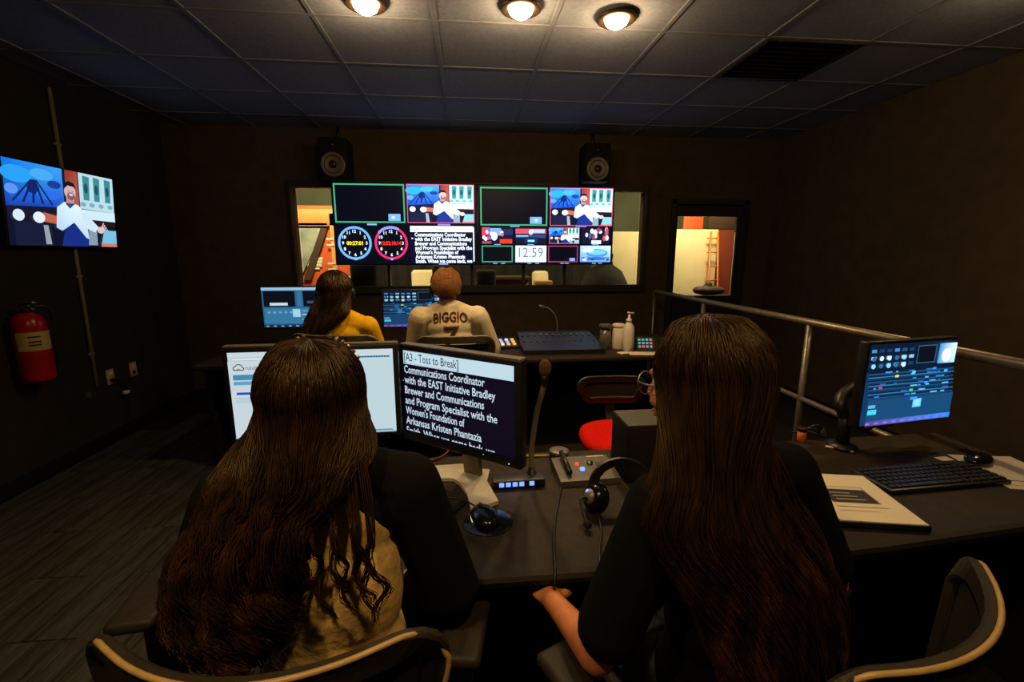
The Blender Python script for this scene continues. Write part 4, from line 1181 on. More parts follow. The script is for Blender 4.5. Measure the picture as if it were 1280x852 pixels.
# headset
t = thing('headset', (0.40, 1.155, ZD), R(0), 'black headset with silver ear cups lying on the rear desk', 'headset')
arc = []
for k in range(17):
    a = PI * k / 16
    arc.append((-0.055 + 0.085 * (1 - math.cos(a)), 0.03 * math.sin(a) + 0.01, 0.055 + 0.072 * math.sin(a)))
MB().sweep(arc, [(-0.014, -0.003), (0.014, -0.003), (0.014, 0.004), (-0.014, 0.004)], up=(0, 1, 0.2)).build('headband', M['black'], t)
for x, yw in ((-0.055, 20), (0.115, 160)):
    rot = Matrix.Translation((x, 0.0, 0.043)) @ Matrix.Rotation(R(yw), 4, 'Z') @ Matrix.Rotation(R(-68), 4, 'Y')
    k = MB().lathe([(0.030, -0.026), (0.042, -0.022), (0.043, -0.008), (0.038, 0.0), (0.036, 0.008), (0.028, 0.014), (0.004, 0.016)], 24, mat=rot).build('ear_cup', M['black_gloss'], t)
    MB().lathe([(0.022, 0.0135), (0.022, 0.018), (0.012, 0.026), (0.002, 0.028)], 20, mat=rot).build('cap', M['silver'], k)
MB().tube(spline([(-0.065, -0.01, 0.03), (-0.085, -0.02, 0.055), (-0.10, -0.03, 0.05), (-0.095, -0.08, 0.02)], 6), 0.004, 8).build('microphone_boom', M['black'], t)
MB().ell((-0.094, -0.088, 0.017), (0.011, 0.015, 0.011)).build('foam', M['black_matte'], t)
MB().ell((-0.072, 0.0, 0.062), (0.006, 0.006, 0.006)).build('status_light', M['led_blue'], t)
MB().tube(spline([(-0.05, -0.03, 0.012), (-0.06, -0.10, 0.006), (-0.085, -0.17, 0.006), (-0.10, -0.22, 0.006), (-0.112, -0.258, -0.012), (-0.115, -0.275, -0.06), (-0.12, -0.29, -0.16)], 6), 0.0032, 8).build('lead', M['black'], t)
t = thing('black_cable', (0.30, 1.44, ZD), 0, 'thin black cable crossing the rear desk from the intercom and over its edge', 'cable')
MB().tube(spline([(0.0, -0.06, 0.012), (-0.01, -0.12, 0.004), (-0.04, -0.22, 0.0035), (-0.07, -0.32, 0.0035), (-0.095, -0.43, 0.0035), (-0.108, -0.515, 0.004), (-0.115, -0.545, -0.03), (-0.11, -0.55, -0.16), (-0.10, -0.555, -0.30)], 6), 0.0034, 8).build('lead', M['black'], t)

t = thing('desk_speaker', (0.592, 1.375, ZD), R(0), 'small black box speaker on the rear desk beside the woman with straight hair', 'loudspeaker')
MB().box((0, 0, 0.095), (0.205, 0.15, 0.19), bevel=0.004).build('cabinet', M['black_matte'], t)
MB().box((0, -0.077, 0.095), (0.185, 0.004, 0.17), bevel=0.001).build('grille', M['mesh'], t)
MB().box((0, 0, 0.191), (0.198, 0.143, 0.003)).build('top_plate', M['grey_plastic'], t)

t = thing('cable_hub', (-0.30, 1.545, ZD), R(-14), 'small grey cable hub behind the shoulder of the curly haired woman', 'hub')
MB().box((0, 0, 0.014), (0.11, 0.04, 0.026), bevel=0.008).build('case', M['grey_plastic'], t)
MB().box((0.04, -0.0205, 0.014), (0.02, 0.003, 0.008)).build('port', M['black'], t)
t = thing('red_cable', (-0.20, 1.56, ZD), 0, 'red cable curling on the desk below the prompter monitor', 'cable')
MB().tube(spline([(-0.03, -0.03, 0.006), (0.03, -0.055, 0.005), (0.10, -0.02, 0.008), (0.14, 0.04, 0.03), (0.12, 0.08, 0.06)], 7), 0.0035, 8).build('lead', M['red_cable'], t)
MB().box((-0.045, -0.025, 0.007), (0.035, 0.014, 0.011), rot=(0, 0, R(-18)), bevel=0.002).build('plug', M['white_plastic'], t)

# right end of the desk
t = thing('binder', (1.118, 1.135, ZD), R(-12), 'black binder with cream papers and a dark picture on top', 'binder')
MB().box((0, 0, 0.010), (0.232, 0.30, 0.018), bevel=0.003).build('cover', M['black'], t)
MB().box((0.0, -0.012, 0.0205), (0.216, 0.272, 0.003)).build('paper_stack', M['paper'], t)
c = Canvas(0.214, 0.27, (222, 210, 186), step=0.00012)
c.rect(0.03, 0.092, 0.16, 0.190, (150, 138, 112)); c.rect(0.034, 0.095, 0.156, 0.170, (44, 42, 38))
c.rect(0.034, 0.171, 0.156, 0.187, (206, 196, 172))
for k in range(3):
    c.rect(0.05, 0.110 + 0.018 * k, 0.13 - 0.012 * k, 0.116 + 0.018 * k, (150, 146, 134))
c.ellipse(0.04, 0.165, 0.008, 0.012, (206, 140, 40), 10)
c.rect(0.03, 0.070, 0.165, 0.073, (150, 138, 112)); c.rect(0.03, 0.050, 0.13, 0.052, (176, 164, 138))
c.build('top_sheet', t, (0.0, -0.012, 0.0222), (R(-90), 0, 0), mat='print')

t = thing('keyboard', (1.485, 1.232, ZD), R(3), 'black keyboard on the rear desk between the binder and the loose papers', 'keyboard')
MB().box((0, 0, 0.008), (0.44, 0.145, 0.014), bevel=0.004).build('case', M['black'], t)
key_me = {}
for row in range(6):
    x = -0.212
    seq = [1] * 14 + [0.35] + [1] * 3 + ([0.35] + [1] * 3 if row > 0 else [])
    if row == 5: seq = [1.25, 1, 1.25, 5.4, 1.25, 1, 1, 1.25, 0.95, 0.35, 1, 1, 1, 0.35, 1, 1, 1]
    k_w = 0.425 / sum(seq if row else [1] * 14 + [0.35] + [1] * 3 + [0.35] + [1] * 3)
    for s_ in seq:
        if s_ > 0.4:
            q = round(s_ * k_w, 4)
            if q not in key_me:
                key_me[q] = MB().add([(-q / 2 + .0008, -.009, 0), (q / 2 - .0008, -.009, 0), (q / 2 - .0008, .009, 0), (-q / 2 + .0008, .009, 0), (-q / 2 + .003, -.0065, .006), (q / 2 - .003, -.0065, .006), (q / 2 - .003, .0075, .006), (-q / 2 + .003, .0075, .006)],
                                     [(3, 2, 1, 0), (4, 5, 6, 7), (0, 1, 5, 4), (1, 2, 6, 5), (2, 3, 7, 6), (3, 0, 4, 7)]).mesh('key', M['key'] if 'key' in M else M['black'])
            o = bpy.data.objects.new('key', key_me[q]); COL.objects.link(o); o.parent = t
            o.location = (x + s_ * k_w / 2, 0.054 - 0.0215 * row, 0.0145)
        x += s_ * k_w

t = thing('loose_papers', (1.80, 1.245, ZD), R(-14), 'cream loose papers at the end of the rear desk, under the mouse', 'papers')
MB().box((0, 0, 0.001), (0.20, 0.25, 0.0016)).build('lower_sheet', M['paper'], t)
MB().box((0.02, 0.015, 0.0026), (0.19, 0.22, 0.0012), rot=(0, 0, R(5))).build('upper_sheet', M['paper'], t)
MB().box((0.0, -0.07, 0.0036), (0.14, 0.004, 0.0004)).build('printed_rule', M['trim'], t)
mouse(1.765, 1.315, -70, 'black mouse resting on the cream papers', False, z=ZD + 0.004)
t = thing('note_slip', (1.685, 1.36, ZD), R(4), 'small cream note slip beyond the keyboard', 'paper')
MB().box((0, 0, 0.001), (0.05, 0.03, 0.001)).build('slip', M['paper'], t)
t = thing('orange_bottle', (1.292, 1.56, ZD), 0, 'small orange pill bottle by the railing post', 'bottle')
MB().lathe([(0.014, 0), (0.0155, 0.002), (0.0155, 0.042)], 16).build('bottle_body', M['orange_plastic'], t)
MB().lathe([(0.017, 0.041), (0.017, 0.054), (0.014, 0.056), (0.001, 0.056)], 16).build('cap', M['bronze'], t)
t = thing('white_pen', (1.372, 1.463, ZD), R(-42), 'white pen lying under the monitor with blue software', 'pen')
MB().cyl((-0.045, 0, 0.005), (0.04, 0, 0.005), 0.0045, n=8).build('barrel', M['white_plastic'], t)
MB().cyl((0.04, 0, 0.005), (0.052, 0, 0.005), 0.004, 0.001, n=8).build('tip', M['black'], t)
t = thing('cable_bundle', (1.30, 1.60, ZD), 0, 'tangle of thin black leads behind the white pen', 'cables')
for k in range(3):
    MB().tube(spline([(0.01 * k, 0.03, 0.004), (0.03 + 0.02 * k, -0.02, 0.03 + 0.012 * k), (0.09, -0.04 + 0.015 * k, 0.012), (0.14, 0.02, 0.01 + 0.006 * k)], 6), 0.0035, 6).build('lead', M['black'], t)

# ================================================================== THINGS ON THE FRONT DESK
t = thing('mixing_console', (0.70, 3.44, ZD), R(0), 'wide dark mixing console on the front desk', 'console')
MB().prism([(-0.26, 0), (0.26, 0), (0.26, 0.085), (0.20, 0.09), (-0.26, 0.035)], -0.30, 0.30, mat=Matrix(((0, 0, 1, 0), (1, 0, 0, 0), (0, 1, 0, 0), (0, 0, 0, 1)))).build('case', M['black'], t)
for k in range(12):
    x = -0.27 + 0.049 * k
    z = 0.062
    MB().box((x, -0.05, 0.0605), (0.018, 0.010, 0.014), rot=(R(7), 0, 0), bevel=0.002).build('fader', M['grey_plastic'], t)
    MB().cyl((x, 0.10, 0.078), (x, 0.10, 0.092), 0.008, n=10).build('knob', M['silver'], t)
t = thing('desk_microphone', (0.75, 3.755, ZD), 0, 'thin curved desk microphone beyond the mixing console', 'microphone')
MB().lathe([(0.03, 0), (0.03, 0.012), (0.012, 0.02)], 16).build('base', M['black'], t)
MB().tube(spline([(0, 0, 0.02), (0.005, 0, 0.12), (-0.01, 0, 0.20), (-0.06, 0, 0.262), (-0.115, 0, 0.285)], 6), 0.005, 8).build('neck', M['silver'], t)
MB().cyl((-0.112, 0, 0.284), (-0.155, 0, 0.294), 0.009, 0.008).build('capsule', M['silver'], t)
t = thing('video_switcher', (0.265, 3.5, ZD), R(6), 'small switcher with coloured lit keys beside the man in the jersey', 'controller')
MB().prism([(-0.09, 0), (0.09, 0), (0.09, 0.05), (-0.09, 0.02)], -0.13, 0.13, mat=Matrix(((0, 0, 1, 0), (1, 0, 0, 0), (0, 1, 0, 0), (0, 0, 0, 1)))).build('case', M['black'], t)
mats = ['led_white', 'led_blue', 'led_white', 'led_orange', 'led_orange', 'led_red', 'led_white', 'led_orange', 'led_blue', 'led_orange', 'led_white', 'led_red', 'led_blue', 'led_white', 'led_orange']
for k in range(15):
    i, j = k % 5, k // 5
    MB().box((-0.095 + 0.046 * i, -0.055 + 0.05 * j, 0.0325 + 0.0083 * j), (0.024, 0.022, 0.012), rot=(R(9), 0, 0), bevel=0.002).build('lit_key', M[mats[k]], t)
t = thing('clear_jar', (1.052, 3.36, ZD), 0, 'smoky plastic jar left of the wipes canister', 'jar')
MB().lathe([(0.040, 0), (0.043, 0.004), (0.043, 0.165)], 20).build('jar_body', M['clear'], t)
MB().lathe([(0.050, 0.160), (0.050, 0.185), (0.046, 0.190), (0.002, 0.190)], 20).build('lid', M['grey_plastic'], t)
t = thing('wipes_canister', (1.155, 3.36, ZD), 0, 'cream wipes canister left of the pump bottle', 'canister')
MB().lathe([(0.046, 0), (0.048, 0.004), (0.048, 0.165), (0.044, 0.17)], 22).build('can_body', M['white_plastic'], t)
MB().lathe([(0.049, 0.165), (0.049, 0.188), (0.040, 0.194), (0.002, 0.194)], 22).build('lid', M['paper'], t)
t = thing('pump_bottle', (1.205, 3.28, ZD), R(20), 'white sanitiser pump bottle, tallest on the front desk', 'bottle')
MB().lathe([(0.040, 0), (0.044, 0.005), (0.044, 0.15), (0.036, 0.19), (0.020, 0.212), (0.018, 0.222)], 22).build('bottle_body', M['white_plastic'], t)
MB().lathe([(0.021, 0.218), (0.021, 0.24), (0.010, 0.245), (0.007, 0.275)], 16).build('collar', M['white_plastic'], t)
MB().box((0.012, 0, 0.285), (0.058, 0.018, 0.014), rot=(0, R(8), 0), bevel=0.005).build('pump_head', M['white_plastic'], t)
t = thing('button_deck', (1.355, 3.32, ZD), R(-8), 'small deck of softly lit keys right of the pump bottle', 'controller')
MB().prism([(-0.03, 0), (0.05, 0), (0.03, 0.09), (0.02, 0.09)], -0.065, 0.065, mat=Matrix(((0, 0, 1, 0), (1, 0, 0, 0), (0, 1, 0, 0), (0, 0, 0, 1)))).build('case', M['black'], t)
mats = ['led_green', 'led_red', 'led_cyan', 'led_green', 'led_cyan', 'led_green', 'led_cyan', 'led_red', 'led_green', 'led_cyan', 'led_green', 'led_cyan']
for k in range(12):
    i, j = k % 4, k // 4
    zz = 0.022 + 0.024 * j
    MB().box((-0.044 + 0.029 * i, -0.031 + zz * 0.555, zz), (0.019, 0.006, 0.016), rot=(R(-29), 0, 0), bevel=0.001).build('lit_key', M[mats[k]], t)
t = thing('paper_pad', (1.27, 3.14, ZD), R(-10), 'cream paper pad in front of the pump bottle', 'papers')
MB().box((0, 0, 0.004), (0.20, 0.10, 0.007), bevel=0.001).build('pad', M['paper'], t)
MB().box((-0.13, 0.03, 0.002), (0.10, 0.07, 0.0015), rot=(0, 0, R(25))).build('loose_sheet', M['paper'], t)

# ================================================================== PEOPLE
def rotz(a): return Matrix.Rotation(R(a), 3, 'Z')
def head_pieces(m, c, Rm, s=1.0):
    """skull, jaw, nose, brows, cheeks, lips and ears, in a head frame (x right, y forward, z up)"""
    c = V(c)
    def P(*p): return c + Rm @ (V(p) * s)
    def e(p, r): m.ell(P(*p), tuple(x * s for x in r), rot=Rm, nu=18, nv=12)
    e((0, -.012, .030), (.074, .094, .088)); e((0, .022, -.040), (.057, .066, .076)); e((0, .052, -.093), (.030, .026, .022))
    e((0, .020, -.085), (.048, .052, .028))
    m.cap(P(0, .084, .010), .008 * s, P(0, .104, -.028), .0125 * s, 10)
    for sx in (-1, 1):
        e((sx * .010, .094, -.031), (.009, .010, .008)); e((sx * .031, .070, .022), (.022, .012, .007)); e((sx * .042, .052, -.028), (.022, .024, .020))
        e((sx * .076, -.006, -.008), (.008, .018, .031)); e((sx * .082, -.014, .004), (.006, .010, .020))
    e((0, .086, -.060), (.022, .010, .0055)); e((0, .084, -.069), (.019, .010, .0065))
def head_details(t, c, Rm, s=1.0):
    c = V(c); org = t.location
    for sx in (-1, 1):
        p = c + Rm @ (V((sx * .031, .0655, .002)) * s)
        m = MB(); m.ell(p, .0118 * s, rot=Rm, nu=16, nv=10)
        o = m.build('eye', [M['eye_white'], M['eye_dark']], t, org=org)
        f = Rm @ V((0, 1, 0))
        for pl in o.data.polygons:
            if (V(pl.center) + V(org) - p).normalized().dot(f) > 0.86:
                pl.material_index = 1
    m = MB(); m.ell(c + Rm @ (V((0, .0905, -.060)) * s), (.020 * s, .007 * s, .005 * s), rot=Rm).ell(c + Rm @ (V((0, .0885, -.0685)) * s), (.017 * s, .007 * s, .006 * s), rot=Rm)
    m.build('lips', M['lip'], t, org=org)
def hand(m, w, fwd, up, thumb, curl=25):
    """palm, four bent fingers of unequal length and a thumb; thumb=+1/-1 picks its side"""
    w = V(w); f = V(fwd).normalized(); u = V(up); u = (u - f * u.dot(f)).normalized(); sd = f.cross(u)
    rot = Matrix((sd, f, u)).transposed()
    m.ell(w + f * .047, (.039, .050, .015), rot=rot)
    m.cap(w - f * .01, .025, w + f * .03, .025)
    for k, (off, ln) in enumerate(((-.028, .066), (-.0095, .078), (.0095, .073), (.027, .057))):
        p = w + f * .082 + sd * (off * thumb * -1)
        d = f.copy(); r_ = .0088
        for j, q in enumerate((.46, .30, .24)):
            d = (Matrix.Rotation(-R(curl * (0.8 + .3 * j)), 3, sd) @ d).normalized()
            p2 = p + d * (ln * q)
            m.cap(p, r_, p2, r_ * .92, 8); p = p2; r_ *= .92
    b = w + f * .025 + sd * (.034 * thumb)
    d = (f * .75 + sd * (.62 * thumb) - u * .25).normalized()
    p2 = b + d * .036; m.cap(b, .0125, p2, .0105, 8)
    d2 = (f * .95 + sd * (.2 * thumb) - u * .3).normalized()
    m.cap(p2, .0102, p2 + d2 * .028, .0085, 8)
def torso_pieces(m, J, g=0.0, w=1.0):
    Rm = rotz(J['yaw'])
    def e(p, r): m.ell(V(p), tuple(x * w + g for x in r), rot=Rm, nu=20, nv=12)
    pl, ch, nk = V(J['pelvis']), V(J['chest']), V(J['neck'])
    e(pl, (.165, .115, .105))
    e(pl.lerp(ch, .33), (.140, .100, .11)); e(pl.lerp(ch, .62), (.136, .098, .11)); e(ch, (.152, .104, .135))
    e(ch.lerp(nk, .45), (.150, .088, .09))
    sl, sr = V(J['sl']), V(J['sr'])
    mid = ch.lerp(nk, .78)
    m.cap(mid, .062 * w + g, sl, .050 * w + g); m.cap(mid, .062 * w + g, sr, .050 * w + g)
    m.cap(nk + V((0, 0, -.02)), .066 * w + g, mid, .075 * w + g)
    m.cap(nk.lerp(sl, .2), .052 * w + g, sl, .044 * w + g); m.cap(nk.lerp(sr, .2), .052 * w + g, sr, .044 * w + g)
def person(label, J, skin, head_yaw, head_tilt=0, s=1.0, hw=1.0, voxel=0.006, clothes=(), short=False):
    org = V((J['pelvis'][0], J['pelvis'][1], 0))
    t = thing('person', org, 0, label, 'person')
    Rm = rotz(head_yaw) @ Matrix.Rotation(R(head_tilt), 3, 'X')
    c = V(J['head'])
    m = MB()
    head_pieces(m, c, Rm, s)
    nk = V(J['neck'])
    m.cap(nk + V((0, 0, -.03)), .056 * s, c + Rm @ V((0, -.012, -.06)), .050 * s)
    torso_pieces(m, J, -.006, hw)
    for side in 'lr':
        sh, el, wr = V(J['s' + side]), V(J['e' + side]), V(J['w' + side])
        m.cap(sh, .046 * hw, el, .037 * hw); m.cap(el, .038 * hw, wr, .025 * hw)
        hd = V(J.get('h' + side, (wr - el)))
        hand(m, wr + (wr - el).normalized() * .012, hd, V((0, 0, 1)), 1 if side == 'l' else -1, J.get('curl', 25))
        hp, kn, an = V(J['p' + side]), V(J['k' + side]), V(J['a' + side])
        m.cap(hp, .078 * hw, kn, .052 * hw); m.cap(kn, .053 * hw, an, .034 * hw)
        ft = rotz(J['yaw']) @ V((0, 1, 0))
        m.cap(an + V((0, 0, -.035)), .036, an + ft * .13 + V((0, 0, -.05)), .026)
    m.fused('body', skin, t, org, voxel, 3)
    head_details(t, c, Rm, s)
    return t, Rm, org
def trousers(t, J, org, mat, hw=1.0):
    m = MB()
    Rm = rotz(J['yaw'])
    m.ell(V(J['pelvis']), (.175 * hw, .125 * hw, .105), rot=Rm)
    for side in 'lr':
        hp, kn, an = V(J['p' + side]), V(J['k' + side]), V(J['a' + side])
        m.cap(V(J['pelvis']).lerp(hp, .8), .098 * hw, hp, .088 * hw); m.cap(hp, .088 * hw, kn, .063 * hw); m.cap(kn, .063 * hw, an + V((0, 0, .03)), .050)
    return m.fused('trousers', mat, t, org, 0.009, 4)
def shoes(t, J, org, mat):
    for side in 'lr':
        m = MB(); an = V(J['a' + side]); ft = rotz(J['yaw']) @ V((0, 1, 0))
        m.cap(an + V((0, 0, -.03)), .045, an + ft * .05 + V((0, 0, -.035)), .042); m.cap(an + V((0, 0, -.04)), .040, an + ft * .15 + V((0, 0, -.05)), .030)
        m.fused('shoe', mat, t, org, 0.008, 3)

# ---- hair made of many fine locks lying over a closed volume
def catmull(C, K):
    """C: N x c x 3 control points -> N x K x 3"""
    N, c, _ = C.shape
    P = np.concatenate([2 * C[:, :1] - C[:, 1:2], C, 2 * C[:, -1:] - C[:, -2:-1]], axis=1)
    u = np.linspace(0, c - 1 - 1e-6, K); i = u.astype(int); f = (u - i)[None, :, None]
    p0, p1, p2, p3 = P[:, i], P[:, i + 1], P[:, i + 2], P[:, i + 3]
    return 0.5 * (2 * p1 + (p2 - p0) * f + (2 * p0 - 5 * p1 + 4 * p2 - p3) * f ** 2 + (3 * p1 - p0 - 3 * p2 + p3) * f ** 3)
def strands_mesh(S, r0, r1):
    """three-sided tapering fibres along S (N x K x 3)"""
    N, K, _ = S.shape
    T = np.gradient(S, axis=1); T /= np.linalg.norm(T, axis=2, keepdims=True) + 1e-9
    ref = np.array([0.3, -0.9, 0.25]); A = np.cross(T, ref); A /= np.linalg.norm(A, axis=2, keepdims=True) + 1e-9
    B = np.cross(T, A)
    rad = (r0[:, None] + (r1 - r0[:, None]) * np.linspace(0, 1, K)[None, :] ** 1.5)[..., None]
    ring = np.stack([S + rad * (A * math.cos(a) + B * math.sin(a)) for a in (0, 2 * PI / 3, 4 * PI / 3)], axis=2)   # N K 3 3
    verts = ring.reshape(-1, 3)
    base = (np.arange(N) * K * 3)[:, None, None] + (np.arange(K - 1) * 3)[None, :, None]
    k = np.arange(3)[None, None, :]; k2 = (k + 1) % 3
    q = np.stack([base + k, base + k2, base + 3 + k2, base + 3 + k], axis=3).reshape(-1, 4)
    return verts, q
def mesh_np(name, verts, quads, mats, extra=None, mi=0, along=None):
    """quads as one mesh; extra = an existing mesh whose geometry is put in front"""
    nv0 = 0; ev = np.zeros((0, 3)); ef = []
    if extra is not None:
        nv0 = len(extra.vertices); ev = np.zeros(nv0 * 3); extra.vertices.foreach_get('co', ev); ev = ev.reshape(-1, 3)
        ef = [tuple(p.vertices) for p in extra.polygons]
    me = bpy.data.meshes.new(name)
    allv = np.concatenate([ev, verts]).astype(np.float32)
    loops = np.concatenate([np.array([i for f in ef for i in f], dtype=np.int32), (quads + nv0).ravel().astype(np.int32)])
    sizes = np.concatenate([np.array([len(f) for f in ef], dtype=np.int32), np.full(len(quads), 4, dtype=np.int32)])
    me.vertices.add(len(allv)); me.vertices.foreach_set('co', allv.ravel())
    me.loops.add(len(loops)); me.loops.foreach_set('vertex_index', loops)
    me.polygons.add(len(sizes)); me.polygons.foreach_set('loop_start', np.concatenate([[0], np.cumsum(sizes)[:-1]]).astype(np.int32))
    for m in mats: me.materials.append(m)
    if mi:
        a = np.zeros(len(sizes), dtype=np.int32); a[len(ef):] = mi; me.polygons.foreach_set('material_index', a)
    me.polygons.foreach_set('use_smooth', np.ones(len(sizes), dtype=bool))
    me.update(calc_edges=True); me.validate()
    if along is not None:
        at = me.attributes.new('along', 'FLOAT', 'POINT')
        at.data.foreach_set('value', np.concatenate([np.zeros(nv0), along]).astype(np.float32))
    return me
def long_hair(t, org, c, Rm, s, levels, n, mat, tip, curl, clumps, thick=0.03, r=0.0016, yaw=0.0, az=108, extra_wisps=None, K=26, gather=0.5, front=0.45):
    """levels: (z, cx, halfwidth, yback) from nape down; s in -1..1 runs across the back"""
    c = np.array(c); Rn = np.array(Rm)
    lv = np.array(levels)
    N = n
    cl_s = np.sort(rng.uniform(-1, 1, clumps)); cl_len = rng.uniform(tip[0], tip[1], clumps); cl_ph = rng.uniform(0, 2 * PI, clumps); cl_fr = rng.uniform(0.8, 1.25, clumps); cl_d = rng.uniform(0, 1, clumps)
    ci = rng.integers(0, clumps, N)
    sv = np.clip(cl_s[ci] + rng.normal(0, 0.07, N), -1.05, 1.05)
    dv = np.clip(0.65 * cl_d[ci] + 0.35 * rng.uniform(0, 1, N), 0, 1)
    el = np.radians(rng.uniform(8, 86, N)); phi = np.radians(sv * az)
    def scalp(elev, ph, off):
        rx, ry, rz = .076 * s + off, .096 * s + off, .090 * s + off
        x = np.sin(ph) * np.cos(elev) * rx; y = -np.cos(ph) * np.cos(elev) * ry - .012 * s; z = np.sin(elev) * rz + .030 * s
        return c + np.stack([x, y, z], 1) @ Rn.T
    off = 0.004 + 0.016 * dv
    C = [scalp(np.minimum(el + .25, 1.55), phi, .001 + 0.5 * off), scalp(el * 0.55, phi, .004 + off), scalp(np.radians(-14) + 0 * el, phi * 0.97, .006 + off)]
    cy, sy = math.cos(R(yaw)), math.sin(R(yaw))
    nl = len(lv)
    for k, (z, cx, hw, yb) in enumerate(lv):
        lx = sv * hw; ly = front * hw * sv ** 2 - thick * dv - 0.004
        # clumping towards the tips
        g = gather * (k + 1) / nl
        lx = lx * (1 - g) + g * (cl_s[ci] * hw + (sv - cl_s[ci]) * hw * 0.35)
        C.append(np.stack([cx + lx * cy - ly * sy, yb + lx * sy + ly * cy, np.full(N, z)], 1))
    C = np.stack(C, 1)
    S = catmull(C, 48)
    # cut each strand at its own length: parameter in 0..1
    L = np.clip(cl_len[ci] + rng.normal(0, .04, N), .35, 1.0)
    tt = np.linspace(0, 1, K)[None, :] * L[:, None] * 47
    i0 = np.minimum(tt.astype(int), 46); f = (tt - i0)[..., None]
    ar = np.arange(N)[:, None]
    S = S[ar, i0] * (1 - f) + S[ar, i0 + 1] * f
    g = np.linspace(0, 1, K)[None, :] * L[:, None]
    amp = curl[0] * np.clip((g - .22) / .6, 0, 1) ** 1.1
    w = 2 * PI * curl[1] * cl_fr[ci][:, None] * g + cl_ph[ci][:, None] + rng.normal(0, .28, N)[:, None]
    S[..., 0] += amp * np.cos(w) * cy; S[..., 1] += amp * np.sin(w) * .7 - abs(amp) * .3
    S += rng.normal(0, .0012, S.shape) * g[..., None]
    if extra_wisps is not None:
        W = []
        for pts in extra_wisps:
            P = np.array([list(p) for p in pts])[None]
            P = np.repeat(P, 16, 0) + rng.normal(0, .0026, (16, 1, 3)) + rng.normal(0, .0014, (16, len(pts), 3))
            W.append(catmull(P, 60)[:, np.linspace(0, 59, K).astype(int)])
        S = np.concatenate([S] + W)
    r0 = rng.uniform(.7, 1.3, len(S)) * r
    verts, q = strands_mesh(S, r0, r * .35)
    # the closed volume under the locks
    m = MB()
    m.ell(V(c) + Rm @ (V((0, -.020, .034)) * s), (.079 * s, .092 * s, .091 * s), rot=Rm, nu=22, nv=14)
    m.ell(V(c) + Rm @ (V((0, -.045, -.03)) * s), (.078 * s, .060 * s, .085 * s), rot=Rm, nu=22, nv=14)
    ring = []; nk = 20
    rows = [(lv[0][0] + .10, c[0], .075 * s, c[1] - .06)] + [tuple(x) for x in lv]
    vs = []; fs = []
    for z, cx, hw, yb in rows:
        for k in range(nk):
            a = 2 * PI * k / nk
            sx = math.cos(a); lx = sx * hw * .90; ly = front * hw * .9 * sx * sx + math.sin(a) * thick * .45 - thick * .28
            vs.append((cx + lx * cy - ly * sy, yb + lx * sy + ly * cy, z))
    nr = int(len(rows) * tip[0] + 1.5); nr = max(3, min(nr, len(rows)))
    for j in range(nr - 1):
        for k in range(nk):
            fs.append((j * nk + k, j * nk + (k + 1) % nk, (j + 1) * nk + (k + 1) % nk, (j + 1) * nk + k))
    fs.append(tuple(range(nk - 1, -1, -1))); fs.append(tuple((nr - 1) * nk + k for k in range(nk)))
    m.add(vs[:nr * nk], fs, 0, True)
    vol = m.fused('tmpvol', mat, t, org, 0.007, 4)
    me0 = vol.data
    al = np.repeat(np.clip((np.linspace(0, 1, K) - .58) / .42, 0, 1)[None, :, None], len(S), 0)
    al = np.repeat(al, 3, 2).reshape(-1)
    me = mesh_np('hair', verts - np.array(org), q, [mat], me0, along=al)
    bpy.data.objects.remove(vol)
    o = bpy.data.objects.new('hair', me); COL.objects.link(o); o.parent = t
    return o

# ---------------------------------------------------------------- woman with long curly hair
J = dict(yaw=-6, pelvis=(-.285, .83, .565), chest=(-.29, .845, .86), neck=(-.29, .85, 1.06), head=(-.293, .875, 1.178),
         sl=(-.455, .845, 1.005), sr=(-.125, .86, 1.005), el=(-.57, .90, .775), er=(-.050, .890, .740), wl=(-.44, 1.10, .775), wr=(-.165, .960, .715),
         hr=(-.8, .55, -.2), pl=(-.375, .90, .545), pr=(-.195, .90, .545), kl=(-.40, 1.28, .54), kr=(-.17, 1.28, .54), al=(-.40, 1.30, .09), ar=(-.17, 1.30, .09))
t, Rm, org = person('seated woman seen from behind with long curly brown hair and a cream and black top', J, M['skin_b'], -4, 0, 0.98, 0.93)
m = MB()
torso_pieces(m, dict(J, sl=(-.40, .845, 1.01), sr=(-.18, .855, 1.01)), .006, .95)
m.ell((-.285, .83, .60), (.160, .118, .07), rot=rotz(-6))
m.ell((-.275, .838, .80), (.138, .104, .16), rot=rotz(-6)); m.ell((-.280, .838, .68), (.145, .108, .12), rot=rotz(-6))
sh = m.fused('top', M['cream_cloth'], t, org, 0.006, 14)
m = MB()
for s_, mid in (('l', (-.385, .848, 1.03)), ('r', (-.205, .855, 1.03))):
    a, b, c_ = V(J['s' + s_]), V(J['e' + s_]), V(J['w' + s_])
    m.cap(V(mid), .060, a, .062); m.cap(V(mid) + V((0, 0, -.05)), .072, a + V((0, 0, -.03)), .062); m.cap(a, .066, b, .066); m.cap(b, .066, b.lerp(c_, .50), .052)
m.fused('sleeves', M['black_cloth'], t, org, 0.006, 5)
trousers(t, J, org, M['black_cloth'], .93); shoes(t, J, org, M['black'])
wisps = []
for k in range(6):
    x0 = -.262 + .019 * k + random.uniform(-.006, .006); y0 = .728
    z1 = random.uniform(.82, .90); amp = random.uniform(.011, .020); ph = random.uniform(0, 6)
    wisps.append([(x0 - .02, y0 + .045, 1.10), (x0 - .01, y0 + .02, 1.04)] + [(x0 + amp * (.4 + .07 * j) * math.sin(ph + 1.05 * j) + .002 * j, y0 - .010 - .009 * math.cos(ph + 1.05 * j), 1.0 - (1.0 - z1) * (j + 1) / 9) for j in range(9)])
